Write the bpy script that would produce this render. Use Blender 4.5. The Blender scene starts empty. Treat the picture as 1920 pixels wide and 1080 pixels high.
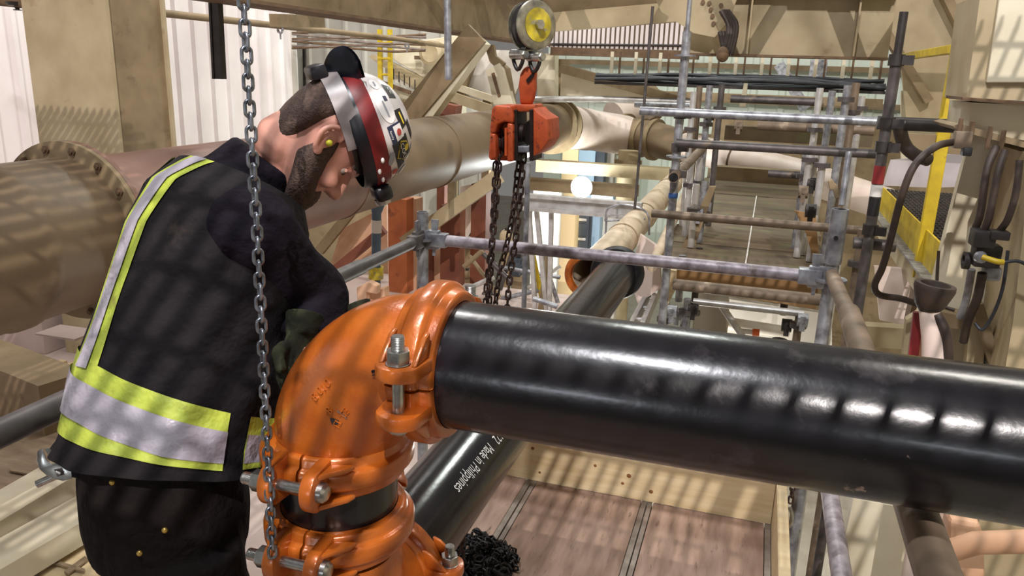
import bpy, math, random
import numpy as np
from mathutils import Vector, Matrix, Quaternion

random.seed(7)
scene = bpy.context.scene
COL = scene.collection

# ------------------------------------------------------------------ camera
F_PX, CX, CY, EYE = 1470.0, 960.0, 540.0, 1.75
_y = Vector((1444 - CX, -(146 - CY), -F_PX)).normalized()
_x = -Vector((-3968 - CX, -(-25 - CY), -F_PX))
_x = (_x - _x.dot(_y) * _y).normalized()
_z = _x.cross(_y)
ROT = Matrix((_x, _y, _z))                     # camera axes -> place axes
CAM = Vector((0, 0, EYE))
cam_d = bpy.data.cameras.new('camera')
cam_d.sensor_width = 36.0
cam_d.lens = F_PX / 1920 * 36.0
cam_d.clip_start, cam_d.clip_end = 0.05, 200
cam_o = bpy.data.objects.new('camera', cam_d)
COL.objects.link(cam_o)
cam_o.matrix_world = Matrix.Translation(CAM) @ ROT.to_4x4()
scene.camera = cam_o

# ------------------------------------------------------------------ light
scene.view_settings.view_transform = 'Standard'
scene.view_settings.look = 'None'
scene.view_settings.exposure = 0.0
scene.view_settings.gamma = 1.0
scene.view_settings.use_curve_mapping = False
world = bpy.data.worlds.new('world')
scene.world = world
world.use_nodes = True
world.node_tree.nodes['Background'].inputs['Color'].default_value = (1.0, 0.955, 0.90, 1)
world.node_tree.nodes['Background'].inputs['Strength'].default_value = 0.19

def light(name, kind, loc, aim, power, col, **kw):
    d = bpy.data.lights.new(name, kind)
    d.energy = power
    d.color = col
    for k, v in kw.items():
        setattr(d, k, v)
    o = bpy.data.objects.new(name, d)
    COL.objects.link(o)
    o.location = loc
    o.rotation_euler = (Vector(aim) - Vector(loc)).to_track_quat('-Z', 'Y').to_euler()
    return o

KEY_LOC = Vector((2.3, -6.2, 8.6))
KEY_AIM = Vector((-1.0, 2.4, 0.6))
light('floodlight_key', 'SPOT', KEY_LOC, KEY_AIM, 4500, (1.0, 0.93, 0.90), spot_size=1.5, spot_blend=0.3, shadow_soft_size=0.02)
light('high_bay_lamp_near', 'AREA', (-0.65, -0.5, 6.2), (-0.7, 0.2, 0), 330, (0.95, 0.96, 1.0), shape='DISK', size=0.30)
light('wall_lamp_behind', 'AREA', (-1.9, -7.0, 1.5), (-0.5, 1.0, 1.3), 45, (0.86, 0.92, 1.0), shape='RECTANGLE', size=1.3, size_y=0.35)
light('wall_lamp_behind_right', 'AREA', (2.6, -8.0, 2.2), (0.2, 1.0, 1.3), 30, (0.86, 0.94, 1.0), shape='RECTANGLE', size=1.2, size_y=0.2)
light('overhead_fill_left', 'AREA', (-3.0, 4.5, 6.5), (-4.0, 5.5, 0), 170, (1.0, 0.97, 0.94), shape='DISK', size=1.2)  # added fill from overhead, lights the left side and wall
light('overhead_fill_far', 'AREA', (-1.0, 10.0, 6.5), (-1.0, 9.5, 0), 260, (0.95, 1.0, 0.93), shape='DISK', size=1.4)  # added fill over the far end, no lamp seen there
light('overhead_fill_right', 'AREA', (2.0, 5.0, 6.5), (1.0, 5.0, 0), 100, (1.0, 0.95, 0.86), shape='DISK', size=1.2)  # unseen overhead fill added for even light on the right
light('machine_fill', 'AREA', (-4.2, 8.2, 5.5), (-4.0, 9.5, 1.2), 150, (1.0, 0.98, 0.95), shape='DISK', size=0.8)  # fill light added only to brighten the pale machinery
light('task_lamp_low', 'POINT', (-2.4, 9.6, 0.1), (0, 0, 0), 170, (0.95, 1.0, 0.98), shadow_soft_size=0.15)
light('lower_level_lamp', 'POINT', (-0.6, 7.5, -1.6), (0, 0, 0), 120, (1.0, 0.97, 0.9), shadow_soft_size=0.2)

# ------------------------------------------------------------------ pixels of the photograph -> places
def ray(px, py):
    return ROT @ Vector((px - CX, -(py - CY), -F_PX)) / F_PX
def at(px, py, d):
    return CAM + ray(px, py) * d
def on_y(px, py, y):
    d = ray(px, py); return CAM + d * (y / d.y)
def on_x(px, py, x):
    d = ray(px, py); return CAM + d * (x / d.x)
def on_z(px, py, z):
    d = ray(px, py); return CAM + d * ((z - EYE) / d.z)

# ------------------------------------------------------------------ materials
def lin(c):
    r = []
    for v in c:
        v /= 255.0
        r.append(v / 12.92 if v <= 0.04045 else ((v + 0.055) / 1.055) ** 2.4)
    return (*r, 1.0)

MATS = {}
def mat(name, col, rough=0.6, metal=0.0, var=None, var_scale=6.0, dirt=None, dirt_scale=9.0, dirt_at=0.58, dirt_soft=0.12,
        bump=0.0, bump_scale=60.0, coat=0.0, streak=None, emit=0.0, spec=0.5, mud=None, mud_scale=5.0, mud_at=0.68, bump_dist=0.01):
    """principled material with procedural colour variation, patches of dirt and fine relief"""
    m = bpy.data.materials.new(name)
    m.use_nodes = True
    nt = m.node_tree
    b = nt.nodes['Principled BSDF']
    b.inputs['Roughness'].default_value = rough
    b.inputs['Metallic'].default_value = metal
    b.inputs['Coat Weight'].default_value = coat
    b.inputs['Coat Roughness'].default_value = 0.12
    b.inputs['Specular IOR Level'].default_value = spec
    c1 = lin(col)
    tc = nt.nodes.new('ShaderNodeTexCoord')
    src = tc.outputs['Object']
    if streak:
        mp = nt.nodes.new('ShaderNodeMapping')
        mp.inputs['Scale'].default_value = streak
        nt.links.new(src, mp.inputs['Vector'])
        src = mp.outputs['Vector']
    out = None
    if var:
        n = nt.nodes.new('ShaderNodeTexNoise')
        n.inputs['Scale'].default_value = var_scale
        n.inputs['Detail'].default_value = 5
        nt.links.new(src, n.inputs['Vector'])
        rp = nt.nodes.new('ShaderNodeValToRGB')
        rp.color_ramp.elements[0].position, rp.color_ramp.elements[1].position = 0.35, 0.68
        rp.color_ramp.elements[0].color, rp.color_ramp.elements[1].color = c1, lin(var)
        nt.links.new(n.outputs['Fac'], rp.inputs['Fac'])
        out = rp.outputs['Color']
    if dirt:
        n = nt.nodes.new('ShaderNodeTexNoise')
        n.inputs['Scale'].default_value = dirt_scale
        n.inputs['Detail'].default_value = 8
        n.inputs['Roughness'].default_value = 0.65
        nt.links.new(src, n.inputs['Vector'])
        rp = nt.nodes.new('ShaderNodeValToRGB')
        rp.color_ramp.elements[0].position, rp.color_ramp.elements[1].position = dirt_at, dirt_at + dirt_soft
        rp.color_ramp.elements[0].color, rp.color_ramp.elements[1].color = (0, 0, 0, 1), (1, 1, 1, 1)
        nt.links.new(n.outputs['Fac'], rp.inputs['Fac'])
        mx = nt.nodes.new('ShaderNodeMix'); mx.data_type = 'RGBA'
        nt.links.new(rp.outputs['Color'], mx.inputs[0])
        if out: nt.links.new(out, mx.inputs[6])
        else: mx.inputs[6].default_value = c1
        mx.inputs[7].default_value = lin(dirt)
        out = mx.outputs[2]
        if rough < 0.5:
            mr = nt.nodes.new('ShaderNodeMix'); mr.data_type = 'FLOAT'
            nt.links.new(rp.outputs['Color'], mr.inputs[0])
            mr.inputs[2].default_value, mr.inputs[3].default_value = rough, 0.5
            nt.links.new(mr.outputs[0], b.inputs['Roughness'])
    if mud:
        n = nt.nodes.new('ShaderNodeTexNoise')
        n.inputs['Scale'].default_value = mud_scale
        n.inputs['Detail'].default_value = 9
        n.inputs['Roughness'].default_value = 0.7
        mp2 = nt.nodes.new('ShaderNodeMapping')
        mp2.inputs['Location'].default_value = (3.7, 1.9, 5.2)
        nt.links.new(src, mp2.inputs['Vector']); nt.links.new(mp2.outputs['Vector'], n.inputs['Vector'])
        rp = nt.nodes.new('ShaderNodeValToRGB')
        rp.color_ramp.elements[0].position, rp.color_ramp.elements[1].position = mud_at, mud_at + 0.03
        rp.color_ramp.elements[0].color, rp.color_ramp.elements[1].color = (0, 0, 0, 1), (0.8, 0.8, 0.8, 1)
        nt.links.new(n.outputs['Fac'], rp.inputs['Fac'])
        mx = nt.nodes.new('ShaderNodeMix'); mx.data_type = 'RGBA'
        nt.links.new(rp.outputs['Color'], mx.inputs[0])
        nt.links.new(out, mx.inputs[6]); mx.inputs[7].default_value = lin(mud)
        out = mx.outputs[2]
    if out: nt.links.new(out, b.inputs['Base Color'])
    else: b.inputs['Base Color'].default_value = c1
    if bump:
        n = nt.nodes.new('ShaderNodeTexNoise')
        n.inputs['Scale'].default_value = bump_scale
        n.inputs['Detail'].default_value = 4
        nt.links.new(src, n.inputs['Vector'])
        bp = nt.nodes.new('ShaderNodeBump')
        bp.inputs['Strength'].default_value = bump
        bp.inputs['Distance'].default_value = bump_dist
        nt.links.new(n.outputs['Fac'], bp.inputs['Height'])
        nt.links.new(bp.outputs['Normal'], b.inputs['Normal'])
    if emit:
        b.inputs['Emission Color'].default_value = c1
        b.inputs['Emission Strength'].default_value = emit
    MATS[name] = m
    return m

mat('orange', (184, 98, 32), 0.30, 0.15, var=(164, 80, 22), var_scale=14, bump=0.08, bump_scale=120, coat=0.3, dirt=(120, 62, 34), dirt_scale=22, dirt_at=0.68)
mat('black_pipe', (11, 9, 13), 0.25, 0.0, var=(20, 16, 22), var_scale=9, coat=0.1, dirt=(66, 58, 62), dirt_scale=6, dirt_at=0.56, dirt_soft=0.22, mud=(148, 126, 110), mud_scale=5.0, mud_at=0.665, bump=0.06, bump_scale=40)
mat('black_pipe_clean', (12, 10, 13), 0.22, 0.0, var=(20, 17, 21), var_scale=9, coat=0.1, bump=0.05, bump_scale=40)
mat('rubber', (14, 13, 15), 0.55)
mat('zinc', (196, 196, 192), 0.28, 0.95, var=(150, 150, 148), var_scale=60)
mat('galv', (168, 170, 174), 0.42, 0.55, var=(112, 110, 116), var_scale=22, dirt=(96, 84, 72), dirt_scale=14, dirt_at=0.60)
mat('galv_lilac', (164, 156, 162), 0.5, 0.3, var=(108, 99, 104), var_scale=30, dirt=(92, 80, 74), dirt_scale=16, dirt_at=0.58)
mat('tube_dark', (92, 86, 84), 0.5, 0.35, var=(68, 62, 60), var_scale=16, dirt=(120, 104, 84), dirt_scale=9, dirt_at=0.62)
mat('tube_brown', (126, 108, 90), 0.6, 0.2, var=(98, 84, 68), var_scale=12, dirt=(160, 142, 122), dirt_scale=8, dirt_at=0.6)
mat('alu', (205, 204, 202), 0.4, 0.5, var=(176, 172, 168), var_scale=14)
mat('chain_bright', (146, 150, 158), 0.32, 0.8, var=(104, 108, 116), var_scale=90)
mat('chain_rust', (72, 50, 40), 0.6, 0.5, var=(40, 30, 28), var_scale=80)
mat('hoist_orange', (198, 88, 44), 0.45, 0.1, var=(172, 70, 34), var_scale=24, dirt=(70, 34, 24), dirt_scale=40, dirt_at=0.56, bump=0.1)
mat('hoist_dark', (58, 42, 36), 0.5, 0.5, var=(34, 26, 24), var_scale=40)
mat('sheave', (176, 170, 150), 0.35, 0.7, var=(120, 116, 104), var_scale=30)
mat('yellow_worn', (206, 186, 40), 0.45, 0.1, var=(170, 150, 60), var_scale=40, dirt=(150, 146, 130), dirt_scale=30, dirt_at=0.55)
mat('yellow', (206, 178, 36), 0.45, var=(178, 150, 34), var_scale=12, dirt=(122, 104, 52), dirt_scale=14, dirt_at=0.62)
mat('cream', (174, 158, 126), 0.55, var=(156, 139, 106), var_scale=4, dirt=(128, 104, 72), dirt_scale=5, dirt_at=0.60, dirt_soft=0.2)
mat('cream_pale', (214, 206, 182), 0.55, var=(196, 184, 156), var_scale=4, dirt=(150, 130, 100), dirt_scale=6, dirt_at=0.64, dirt_soft=0.2)
mat('cream_dusty', (140, 121, 92), 0.7, var=(118, 100, 72), var_scale=5, dirt=(98, 78, 56), dirt_scale=7, dirt_at=0.58, dirt_soft=0.2)
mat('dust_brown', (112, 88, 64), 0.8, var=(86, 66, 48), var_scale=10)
mat('duct', (126, 106, 82), 0.5, 0.05, var=(108, 90, 68), var_scale=3, dirt=(86, 70, 56), dirt_scale=3.5, dirt_at=0.58, dirt_soft=0.2)
mat('duct_red', (140, 104, 88), 0.5, 0.05, var=(112, 80, 66), var_scale=3, dirt=(88, 62, 50), dirt_scale=5, dirt_at=0.6, dirt_soft=0.2)
mat('duct_pink', (222, 204, 194), 0.5, var=(206, 186, 172), var_scale=4, dirt=(112, 84, 68), dirt_scale=5, dirt_at=0.68)
mat('beige_pipe', (200, 184, 160), 0.5, var=(180, 160, 132), var_scale=5, dirt=(138, 114, 84), dirt_scale=4, dirt_at=0.56, dirt_soft=0.15)
mat('clad_white', (226, 218, 216), 0.6, var=(210, 200, 198), var_scale=1.5)
mat('clad_grey', (196, 192, 182), 0.6, var=(176, 170, 158), var_scale=1.5)
mat('clad_green', (216, 229, 214), 0.6, var=(230, 238, 228), var_scale=1.2)
mat('white_steel', (224, 220, 210), 0.5, var=(206, 198, 184), var_scale=5, dirt=(150, 132, 108), dirt_scale=6, dirt_at=0.64)
mat('primer', (190, 108, 62), 0.6, var=(160, 84, 48), var_scale=5, dirt=(120, 66, 44), dirt_scale=6, dirt_at=0.6)
mat('primer_pale', (212, 172, 140), 0.6, var=(196, 150, 116), var_scale=5)
mat('rust_plate', (128, 74, 52), 0.7, var=(104, 58, 42), var_scale=6)
mat('ply', (166, 138, 122), 0.65, var=(134, 108, 92), var_scale=5, dirt=(106, 84, 70), dirt_scale=9, dirt_at=0.58, streak=(6.0, 1.0, 1.0), bump=0.1)
mat('deck_strip', (150, 138, 128), 0.5, 0.4, var=(110, 96, 86), var_scale=12)
mat('lumber', (212, 192, 154), 0.6, var=(194, 170, 128), var_scale=4, streak=(1.0, 5.0, 9.0), dirt=(150, 112, 66), dirt_scale=6, dirt_at=0.70)
mat('lumber_grey', (150, 130, 104), 0.7, var=(126, 106, 84), var_scale=5, streak=(1.0, 5.0, 9.0))
mat('knot', (120, 76, 40), 0.7)
mat('plank_brown', (104, 88, 66), 0.7, var=(84, 70, 54), var_scale=3, dirt=(96, 92, 62), dirt_scale=2.5, dirt_at=0.5, streak=(1.0, 3.0, 1.0))
mat('plank_tan', (152, 116, 72), 0.65, var=(126, 94, 58), var_scale=3, dirt=(176, 146, 108), dirt_scale=3, dirt_at=0.6)
mat('concrete', (176, 170, 156), 0.8, var=(158, 150, 136), var_scale=3, bump=0.1)
mat('concrete_pink', (190, 172, 164), 0.8, var=(172, 152, 142), var_scale=2.5, bump=0.08)
mat('grate', (70, 62, 56), 0.6, 0.3, var=(50, 44, 40), var_scale=12)
mat('hose', (62, 48, 40), 0.6, var=(44, 34, 28), var_scale=20)
mat('cable', (34, 36, 42), 0.55, var=(52, 54, 60), var_scale=8)
mat('cable_grey', (140, 126, 116), 0.6, var=(104, 92, 84), var_scale=8)
mat('dark_steel', (64, 58, 56), 0.45, 0.4, var=(46, 42, 40), var_scale=14)
mat('blue_hose', (84, 104, 124), 0.45, var=(66, 84, 104), var_scale=12)
mat('blue_tape', (50, 88, 150), 0.5)
mat('red_paint', (132, 34, 34), 0.5, var=(104, 28, 30), var_scale=12)
mat('white_paint', (216, 212, 206), 0.5)
mat('black_paint', (20, 18, 20), 0.5)
mat('orange_plastic', (226, 110, 60), 0.5)
mat('yellow_plug', (214, 208, 60), 0.5)
mat('skin', (206, 152, 134), 0.5, var=(190, 132, 114), var_scale=14, bump=0.05, bump_scale=200)
mat('hair', (58, 42, 36), 0.75, var=(84, 64, 54), var_scale=120, bump=0.5, bump_scale=260)
mat('eye_white', (170, 156, 148), 0.3)
mat('eye_dark', (40, 30, 26), 0.2)
mat('sweater', (17, 12, 21), 0.9, spec=0.15, var=(24, 18, 27), var_scale=14, bump=0.9, bump_scale=13, bump_dist=0.03)
mat('vest', (20, 17, 21), 0.85, spec=0.2, var=(32, 28, 29), var_scale=7, bump=0.8, bump_scale=11, bump_dist=0.03, dirt=(62, 52, 46), dirt_scale=6, dirt_at=0.64)
mat('trousers', (22, 18, 19), 0.9, spec=0.15, var=(34, 28, 27), var_scale=8, bump=0.9, bump_scale=12, bump_dist=0.035, dirt=(58, 46, 40), dirt_scale=8, dirt_at=0.66)
mat('lime', (178, 190, 70), 0.6, var=(152, 166, 58), var_scale=12, dirt=(120, 120, 50), dirt_scale=12, dirt_at=0.60, bump=0.6, bump_scale=14, bump_dist=0.03)
mat('silver_tape', (172, 166, 176), 0.4, 0.1, var=(150, 144, 154), var_scale=9, bump=0.6, bump_scale=14, bump_dist=0.03)
mat('glove', (46, 48, 32), 0.85, spec=0.2, var=(20, 20, 18), var_scale=26, bump=0.3)
mat('brass', (200, 170, 90), 0.35, 0.8)
mat('hat_white', (214, 208, 204), 0.35, var=(196, 188, 186), var_scale=20)
mat('hat_red', (122, 24, 24), 0.4, var=(100, 18, 20), var_scale=20)
mat('hat_black', (26, 24, 30), 0.35)
mat('hat_black_gloss', (34, 38, 48), 0.25)
mat('strap_grey', (140, 132, 130), 0.35, 0.1, var=(122, 114, 112), var_scale=20)
mat('print_white', (226, 222, 218), 0.45)
mat('print_black', (30, 28, 28), 0.45)
mat('print_navy', (40, 46, 72), 0.45)
mat('print_yellow', (216, 190, 60), 0.45)
mat('print_red', (176, 60, 54), 0.45)
mat('print_grey', (150, 152, 158), 0.45)
mat('lamp_glow', (255, 255, 250), 0.4, emit=14.0)
mat('lens', (180, 170, 160), 0.15, 0.3)
mat('machine_blue', (150, 176, 196), 0.5)
mat('machine_dark', (54, 62, 72), 0.5)
mat('panel_yellow', (232, 208, 160), 0.6)
mat('sheeting', (200, 192, 196), 0.35, var=(176, 168, 172), var_scale=3)
mat('stencil', (206, 204, 200), 0.6)

# ------------------------------------------------------------------ mesh helpers
def frame(d, up=Vector((0, 0, 1))):
    d = d.normalized()
    if abs(d.dot(up)) > 0.98:
        up = Vector((0, 1, 0))
    s = d.cross(up).normalized()
    return d, s, s.cross(d).normalized()

class M:
    def __init__(self):
        self.v, self.f, self.mi, self.cur = [], [], [], 0
    def add(self, vs, fs):
        o = len(self.v)
        self.v += [Vector(p) for p in vs]
        self.f += [tuple(i + o for i in f) for f in fs]
        self.mi += [self.cur] * len(fs)
        return self
    def box(self, c, s, rot=None):
        c = Vector(c)
        vs = [Vector((x * s[0] / 2, y * s[1] / 2, z * s[2] / 2)) for z in (-1, 1) for y in (-1, 1) for x in (-1, 1)]
        if rot is not None: vs = [rot @ p for p in vs]
        return self.add([c + p for p in vs], [(0, 2, 3, 1), (4, 5, 7, 6), (0, 1, 5, 4), (2, 6, 7, 3), (0, 4, 6, 2), (1, 3, 7, 5)])
    def bar(self, a, b, w, h, up=Vector((0, 0, 1))):
        a, b = Vector(a), Vector(b)
        d, s, u = frame(b - a, up)
        vs = [p + s * (sx * w / 2) + u * (sy * h / 2) for p in (a, b) for sx, sy in ((-1, -1), (1, -1), (1, 1), (-1, 1))]
        return self.add(vs, [(0, 1, 2, 3), (7, 6, 5, 4), (0, 4, 5, 1), (1, 5, 6, 2), (2, 6, 7, 3), (3, 7, 4, 0)])
    def tube(self, pts, r, n=14, caps=True, closed=False):
        pts = [Vector(p) for p in pts]
        k = len(pts)
        rr = r if isinstance(r, (list, tuple)) else [r] * k
        vs, prev = [], None
        for i, p in enumerate(pts):
            if closed: d = pts[(i + 1) % k] - pts[i - 1]
            else: d = pts[min(i + 1, k - 1)] - pts[max(i - 1, 0)]
            d = d.normalized() if d.length > 1e-9 else Vector((0, 0, 1))
            if prev is None: _, s, u = frame(d)
            else:
                s = (prev - d * prev.dot(d)).normalized(); u = s.cross(d)
            prev = s
            vs += [p + (s * math.cos(2 * math.pi * j / n) + u * math.sin(2 * math.pi * j / n)) * rr[i] for j in range(n)]
        fs = []
        for i in range(k if closed else k - 1):
            a, b = i * n, ((i + 1) % k) * n
            fs += [(a + j, a + (j + 1) % n, b + (j + 1) % n, b + j) for j in range(n)]
        if caps and not closed:
            fs += [tuple(range(n))[::-1], tuple((k - 1) * n + j for j in range(n))]
        return self.add(vs, fs)
    def lathe(self, o, d, prof, n=32, a0=0.0, a1=2 * math.pi, ref=None, caps=False):
        """prof: (t along d, radius) points; revolves round the axis (o, d)"""
        o = Vector(o)
        d, s, u = frame(Vector(d)) if ref is None else (Vector(d).normalized(), Vector(ref).normalized(), None)
        if u is None: u = d.cross(s)
        full = abs(a1 - a0) > 6.28
        m = n if full else n + 1
        vs = []
        for j in range(m):
            a = a0 + (a1 - a0) * j / n
            e = s * math.cos(a) + u * math.sin(a)
            vs += [o + d * t + e * r for t, r in prof]
        k, fs = len(prof), []
        for j in range(n):
            a, b = j * k, ((j + 1) % m) * k
            fs += [(a + i, a + i + 1, b + i + 1, b + i) for i in range(k - 1)]
        if caps and not full:
            fs += [tuple(range(k)), tuple((m - 1) * k + i for i in range(k))[::-1]]
        return self.add(vs, fs)
    def prism(self, outline, n):
        """outline: 3-D points of a flat polygon, n: thickness vector"""
        k = len(outline)
        vs = [Vector(p) for p in outline] + [Vector(p) + Vector(n) for p in outline]
        fs = [tuple(range(k))[::-1], tuple(range(k, 2 * k))]
        fs += [(i, (i + 1) % k, k + (i + 1) % k, k + i) for i in range(k)]
        return self.add(vs, fs)
    def ibeam(self, a, b, h, w, t=0.015, up=Vector((0, 0, 1))):
        a, b = Vector(a), Vector(b)
        _, s, u = frame(b - a, up)
        for k in (-1, 1):
            self.bar(a + u * (k * (h - t) / 2), b + u * (k * (h - t) / 2), w, t, up)
        return self.bar(a, b, t, h - 2 * t, up)
    def loft(self, secs, n=28, caps=True, e=1.0):
        """secs: (centre, side axis, front axis, half side, half front[, half back])"""
        vs = []
        for sc in secs:
            c, ax, ay, rx, ry = sc[:5]
            rb = sc[5] if len(sc) > 5 else ry
            for j in range(n):
                a = 2 * math.pi * j / n
                ca, sa = math.cos(a), math.sin(a)
                ca = math.copysign(abs(ca) ** e, ca); sa = math.copysign(abs(sa) ** e, sa)
                vs.append(Vector(c) + ax * (rx * ca) + ay * ((ry if sa > 0 else rb) * sa))
        fs = []
        for i in range(len(secs) - 1):
            a, b = i * n, (i + 1) * n
            fs += [(a + j, a + (j + 1) % n, b + (j + 1) % n, b + j) for j in range(n)]
        if caps:
            fs += [tuple(range(n))[::-1], tuple((len(secs) - 1) * n + j for j in range(n))]
        return self.add(vs, fs)
    def ell(self, c, r, rot=None, n=16, m=10):
        c = Vector(c)
        vs = [Vector((0, 0, -r[2]))]
        for i in range(1, m):
            p = -math.pi / 2 + math.pi * i / m
            vs += [Vector((r[0] * math.cos(p) * math.cos(2 * math.pi * j / n), r[1] * math.cos(p) * math.sin(2 * math.pi * j / n), r[2] * math.sin(p))) for j in range(n)]
        vs.append(Vector((0, 0, r[2])))
        fs = [(0, 1 + (j + 1) % n, 1 + j) for j in range(n)]
        for i in range(m - 2):
            a, b = 1 + i * n, 1 + (i + 1) * n
            fs += [(a + j, a + (j + 1) % n, b + (j + 1) % n, b + j) for j in range(n)]
        t, a = len(vs) - 1, 1 + (m - 2) * n
        fs += [(a + j, a + (j + 1) % n, t) for j in range(n)]
        if rot is not None: vs = [rot @ p for p in vs]
        return self.add([c + p for p in vs], fs)

    def build(self, name, material, parent=None, smooth=40, origin=None, remesh=0.0, bevel=0.0, relax=0):
        me = bpy.data.meshes.new(name)
        if parent is not None: org = WORLD[parent]
        elif origin is not None: org = Vector(origin)
        else:
            lo = Vector([min(p[i] for p in self.v) for i in range(3)]); hi = Vector([max(p[i] for p in self.v) for i in range(3)])
            org = Vector(((lo.x + hi.x) / 2, (lo.y + hi.y) / 2, lo.z))
        me.from_pydata([tuple(p - org) for p in self.v], [], self.f)
        o = bpy.data.objects.new(name, me)
        COL.objects.link(o)
        for mm in (material if isinstance(material, (list, tuple)) else [material]): me.materials.append(MATS[mm])
        if isinstance(material, (list, tuple)): me.polygons.foreach_set('material_index', self.mi)
        if remesh or bevel or relax:
            if remesh:
                md = o.modifiers.new('r', 'REMESH'); md.mode = 'VOXEL'; md.voxel_size = remesh
            if relax:
                md = o.modifiers.new('s', 'SMOOTH'); md.factor = 0.5; md.iterations = relax
            if bevel:
                md = o.modifiers.new('b', 'BEVEL'); md.width = bevel; md.segments = 2; md.limit_method = 'ANGLE'
            dg = bpy.context.evaluated_depsgraph_get()
            nm = bpy.data.meshes.new_from_object(o.evaluated_get(dg))
            o.modifiers.clear(); o.data = nm; nm.name = name; me = nm
        if smooth:
            me.polygons.foreach_set('use_smooth', [True] * len(me.polygons))
            try: me.set_sharp_from_angle(angle=math.radians(smooth))
            except Exception: pass
        me.update()
        if parent is not None: o.parent = parent
        else: o.location = org
        WORLD[o] = org
        return o

WORLD = {}
def tag(o, label=None, cat=None, group=None, kind=None):
    if label: o['label'] = label
    if cat: o['category'] = cat
    if group: o['group'] = group
    if kind: o['kind'] = kind
    return o
def thing(name, loc, label=None, cat=None, group=None, kind=None):
    o = bpy.data.objects.new(name, None)
    COL.objects.link(o)
    o.empty_display_size = 0.05
    o.location = loc
    WORLD[o] = Vector(loc)
    return tag(o, label, cat, group, kind)
def piece(name, mesh, parent, world_matrix):
    """another object on shared mesh data, placed in the parent's space"""
    o = bpy.data.objects.new(name, mesh)
    COL.objects.link(o)
    o.parent = parent
    o.matrix_local = Matrix.Translation(-WORLD[parent]) @ world_matrix
    WORLD[o] = world_matrix.translation.copy()
    return o
def basis(x, y, z, loc):
    m = Matrix((x, y, z)).transposed().to_4x4(); m.translation = loc
    return m
def smooth_path(pts, per=8):
    pts = [Vector(p) for p in pts]
    P = [pts[0] * 2 - pts[1]] + pts + [pts[-1] * 2 - pts[-2]]
    out = []
    for i in range(1, len(P) - 2):
        for k in range(per):
            t = k / per
            a, b, c, d = P[i - 1], P[i], P[i + 1], P[i + 2]
            out.append(0.5 * ((2 * b) + (c - a) * t + (2 * a - 5 * b + 4 * c - d) * t * t + (3 * b - a - 3 * c + d) * t ** 3))
    return out + [pts[-1]]
X, Y, Z = Vector((1, 0, 0)), Vector((0, 1, 0)), Vector((0, 0, 1))

# ================================================================== THE SETTING
# working deck: plywood deck panels with metal edge strips between them
floor = thing('floor', (-0.5, 1.5, -0.03), kind='structure')
edges = [-1.33, -0.81, -0.30, 0.20]
for i in range(3):
    a, b = edges[i], edges[i + 1]
    M().box(((a + b) / 2, 1.2, -0.02), (b - a - 0.05, 3.64, 0.04)).build('deck_panel', 'ply', floor, bevel=0.003)
for x in edges:
    m = M().box((x - 0.012, 1.2, -0.016), (0.021, 3.64, 0.036)).box((x + 0.012, 1.2, -0.018), (0.018, 3.64, 0.032))
    m.build('edge_strip', 'deck_strip', floor)

# ground far below
M().box((0, 9, -3.05), (30, 40, 0.1)).build('floor_lower', 'concrete', smooth=0)
tag(bpy.data.objects['floor_lower'], kind='structure')

def cladding(name, a, b, z0, z1, mname, pitch, depth, n, rib=0.3):
    """ribbed sheet between two plan points; n: plan direction the ribs stand out to"""
    a, b, n = Vector(a), Vector(b), Vector(n)
    L = (b - a).length; d = (b - a).normalized()
    prof, t = [], 0.0
    while t < L:
        w = pitch
        prof += [(t, 0), (t + w * (1 - rib) * 0.92, 0), (t + w * (1 - rib), depth), (t + w * 0.92, depth)]
        t += w
    vs = [a + d * s + n * h + Z * z for z in (z0, z1) for s, h in prof]
    k = len(prof)
    m = M().add(vs, [(i, i + 1, k + i + 1, k + i) for i in range(k - 1)])
    m.add([a - n * 0.03 + Z * z0, b - n * 0.03 + Z * z0, b - n * 0.03 + Z * z1, a - n * 0.03 + Z * z1], [(0, 1, 2, 3)])
    return tag(m.build(name, mname, smooth=0), kind='structure')

cladding('wall_left', (-6.5, -3.0, 0), (-6.5, 10.1, 0), -3, 4.6, 'clad_white', 0.30, 0.045, X, 0.22)
cladding('wall_back', (-9.5, 12.6, 0), (-4.6, 12.6, 0), -3, 4.6, 'clad_grey', 0.36, 0.04, -Y, 0.2)
cladding('wall_far', (-4.6, 17.0, 0), (6.5, 17.0, 0), -3, 4.6, 'clad_green', 0.55, 0.05, -Y, 0.25)
w = M().box((2.9, 13.2, -0.9), (7.4, 0.1, 4.0)).build('wall_far_lower', 'cream_dusty', smooth=0); tag(w, kind='structure')
w = M().box((4.6, 8, 0.6), (0.1, 19, 8)).build('wall_right', 'cream_pale', smooth=0); tag(w, kind='structure')
# recess return beside the left cladding
w = M().box((-8.0, 10.12, 0.8), (3.1, 0.06, 7.6)).build('trim_1', 'clad_grey', smooth=0); tag(w, kind='structure')
# far wall window-like light sheets framed by girts
for k, z in enumerate((0.55, 1.28, 1.95)):
    w = M().bar((-4.5, 16.8, z), (5.0, 16.8, z), 0.12, 0.10).build('trim_%d' % (k + 2), 'cream_dusty', smooth=0); tag(w, kind='structure')

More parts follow.
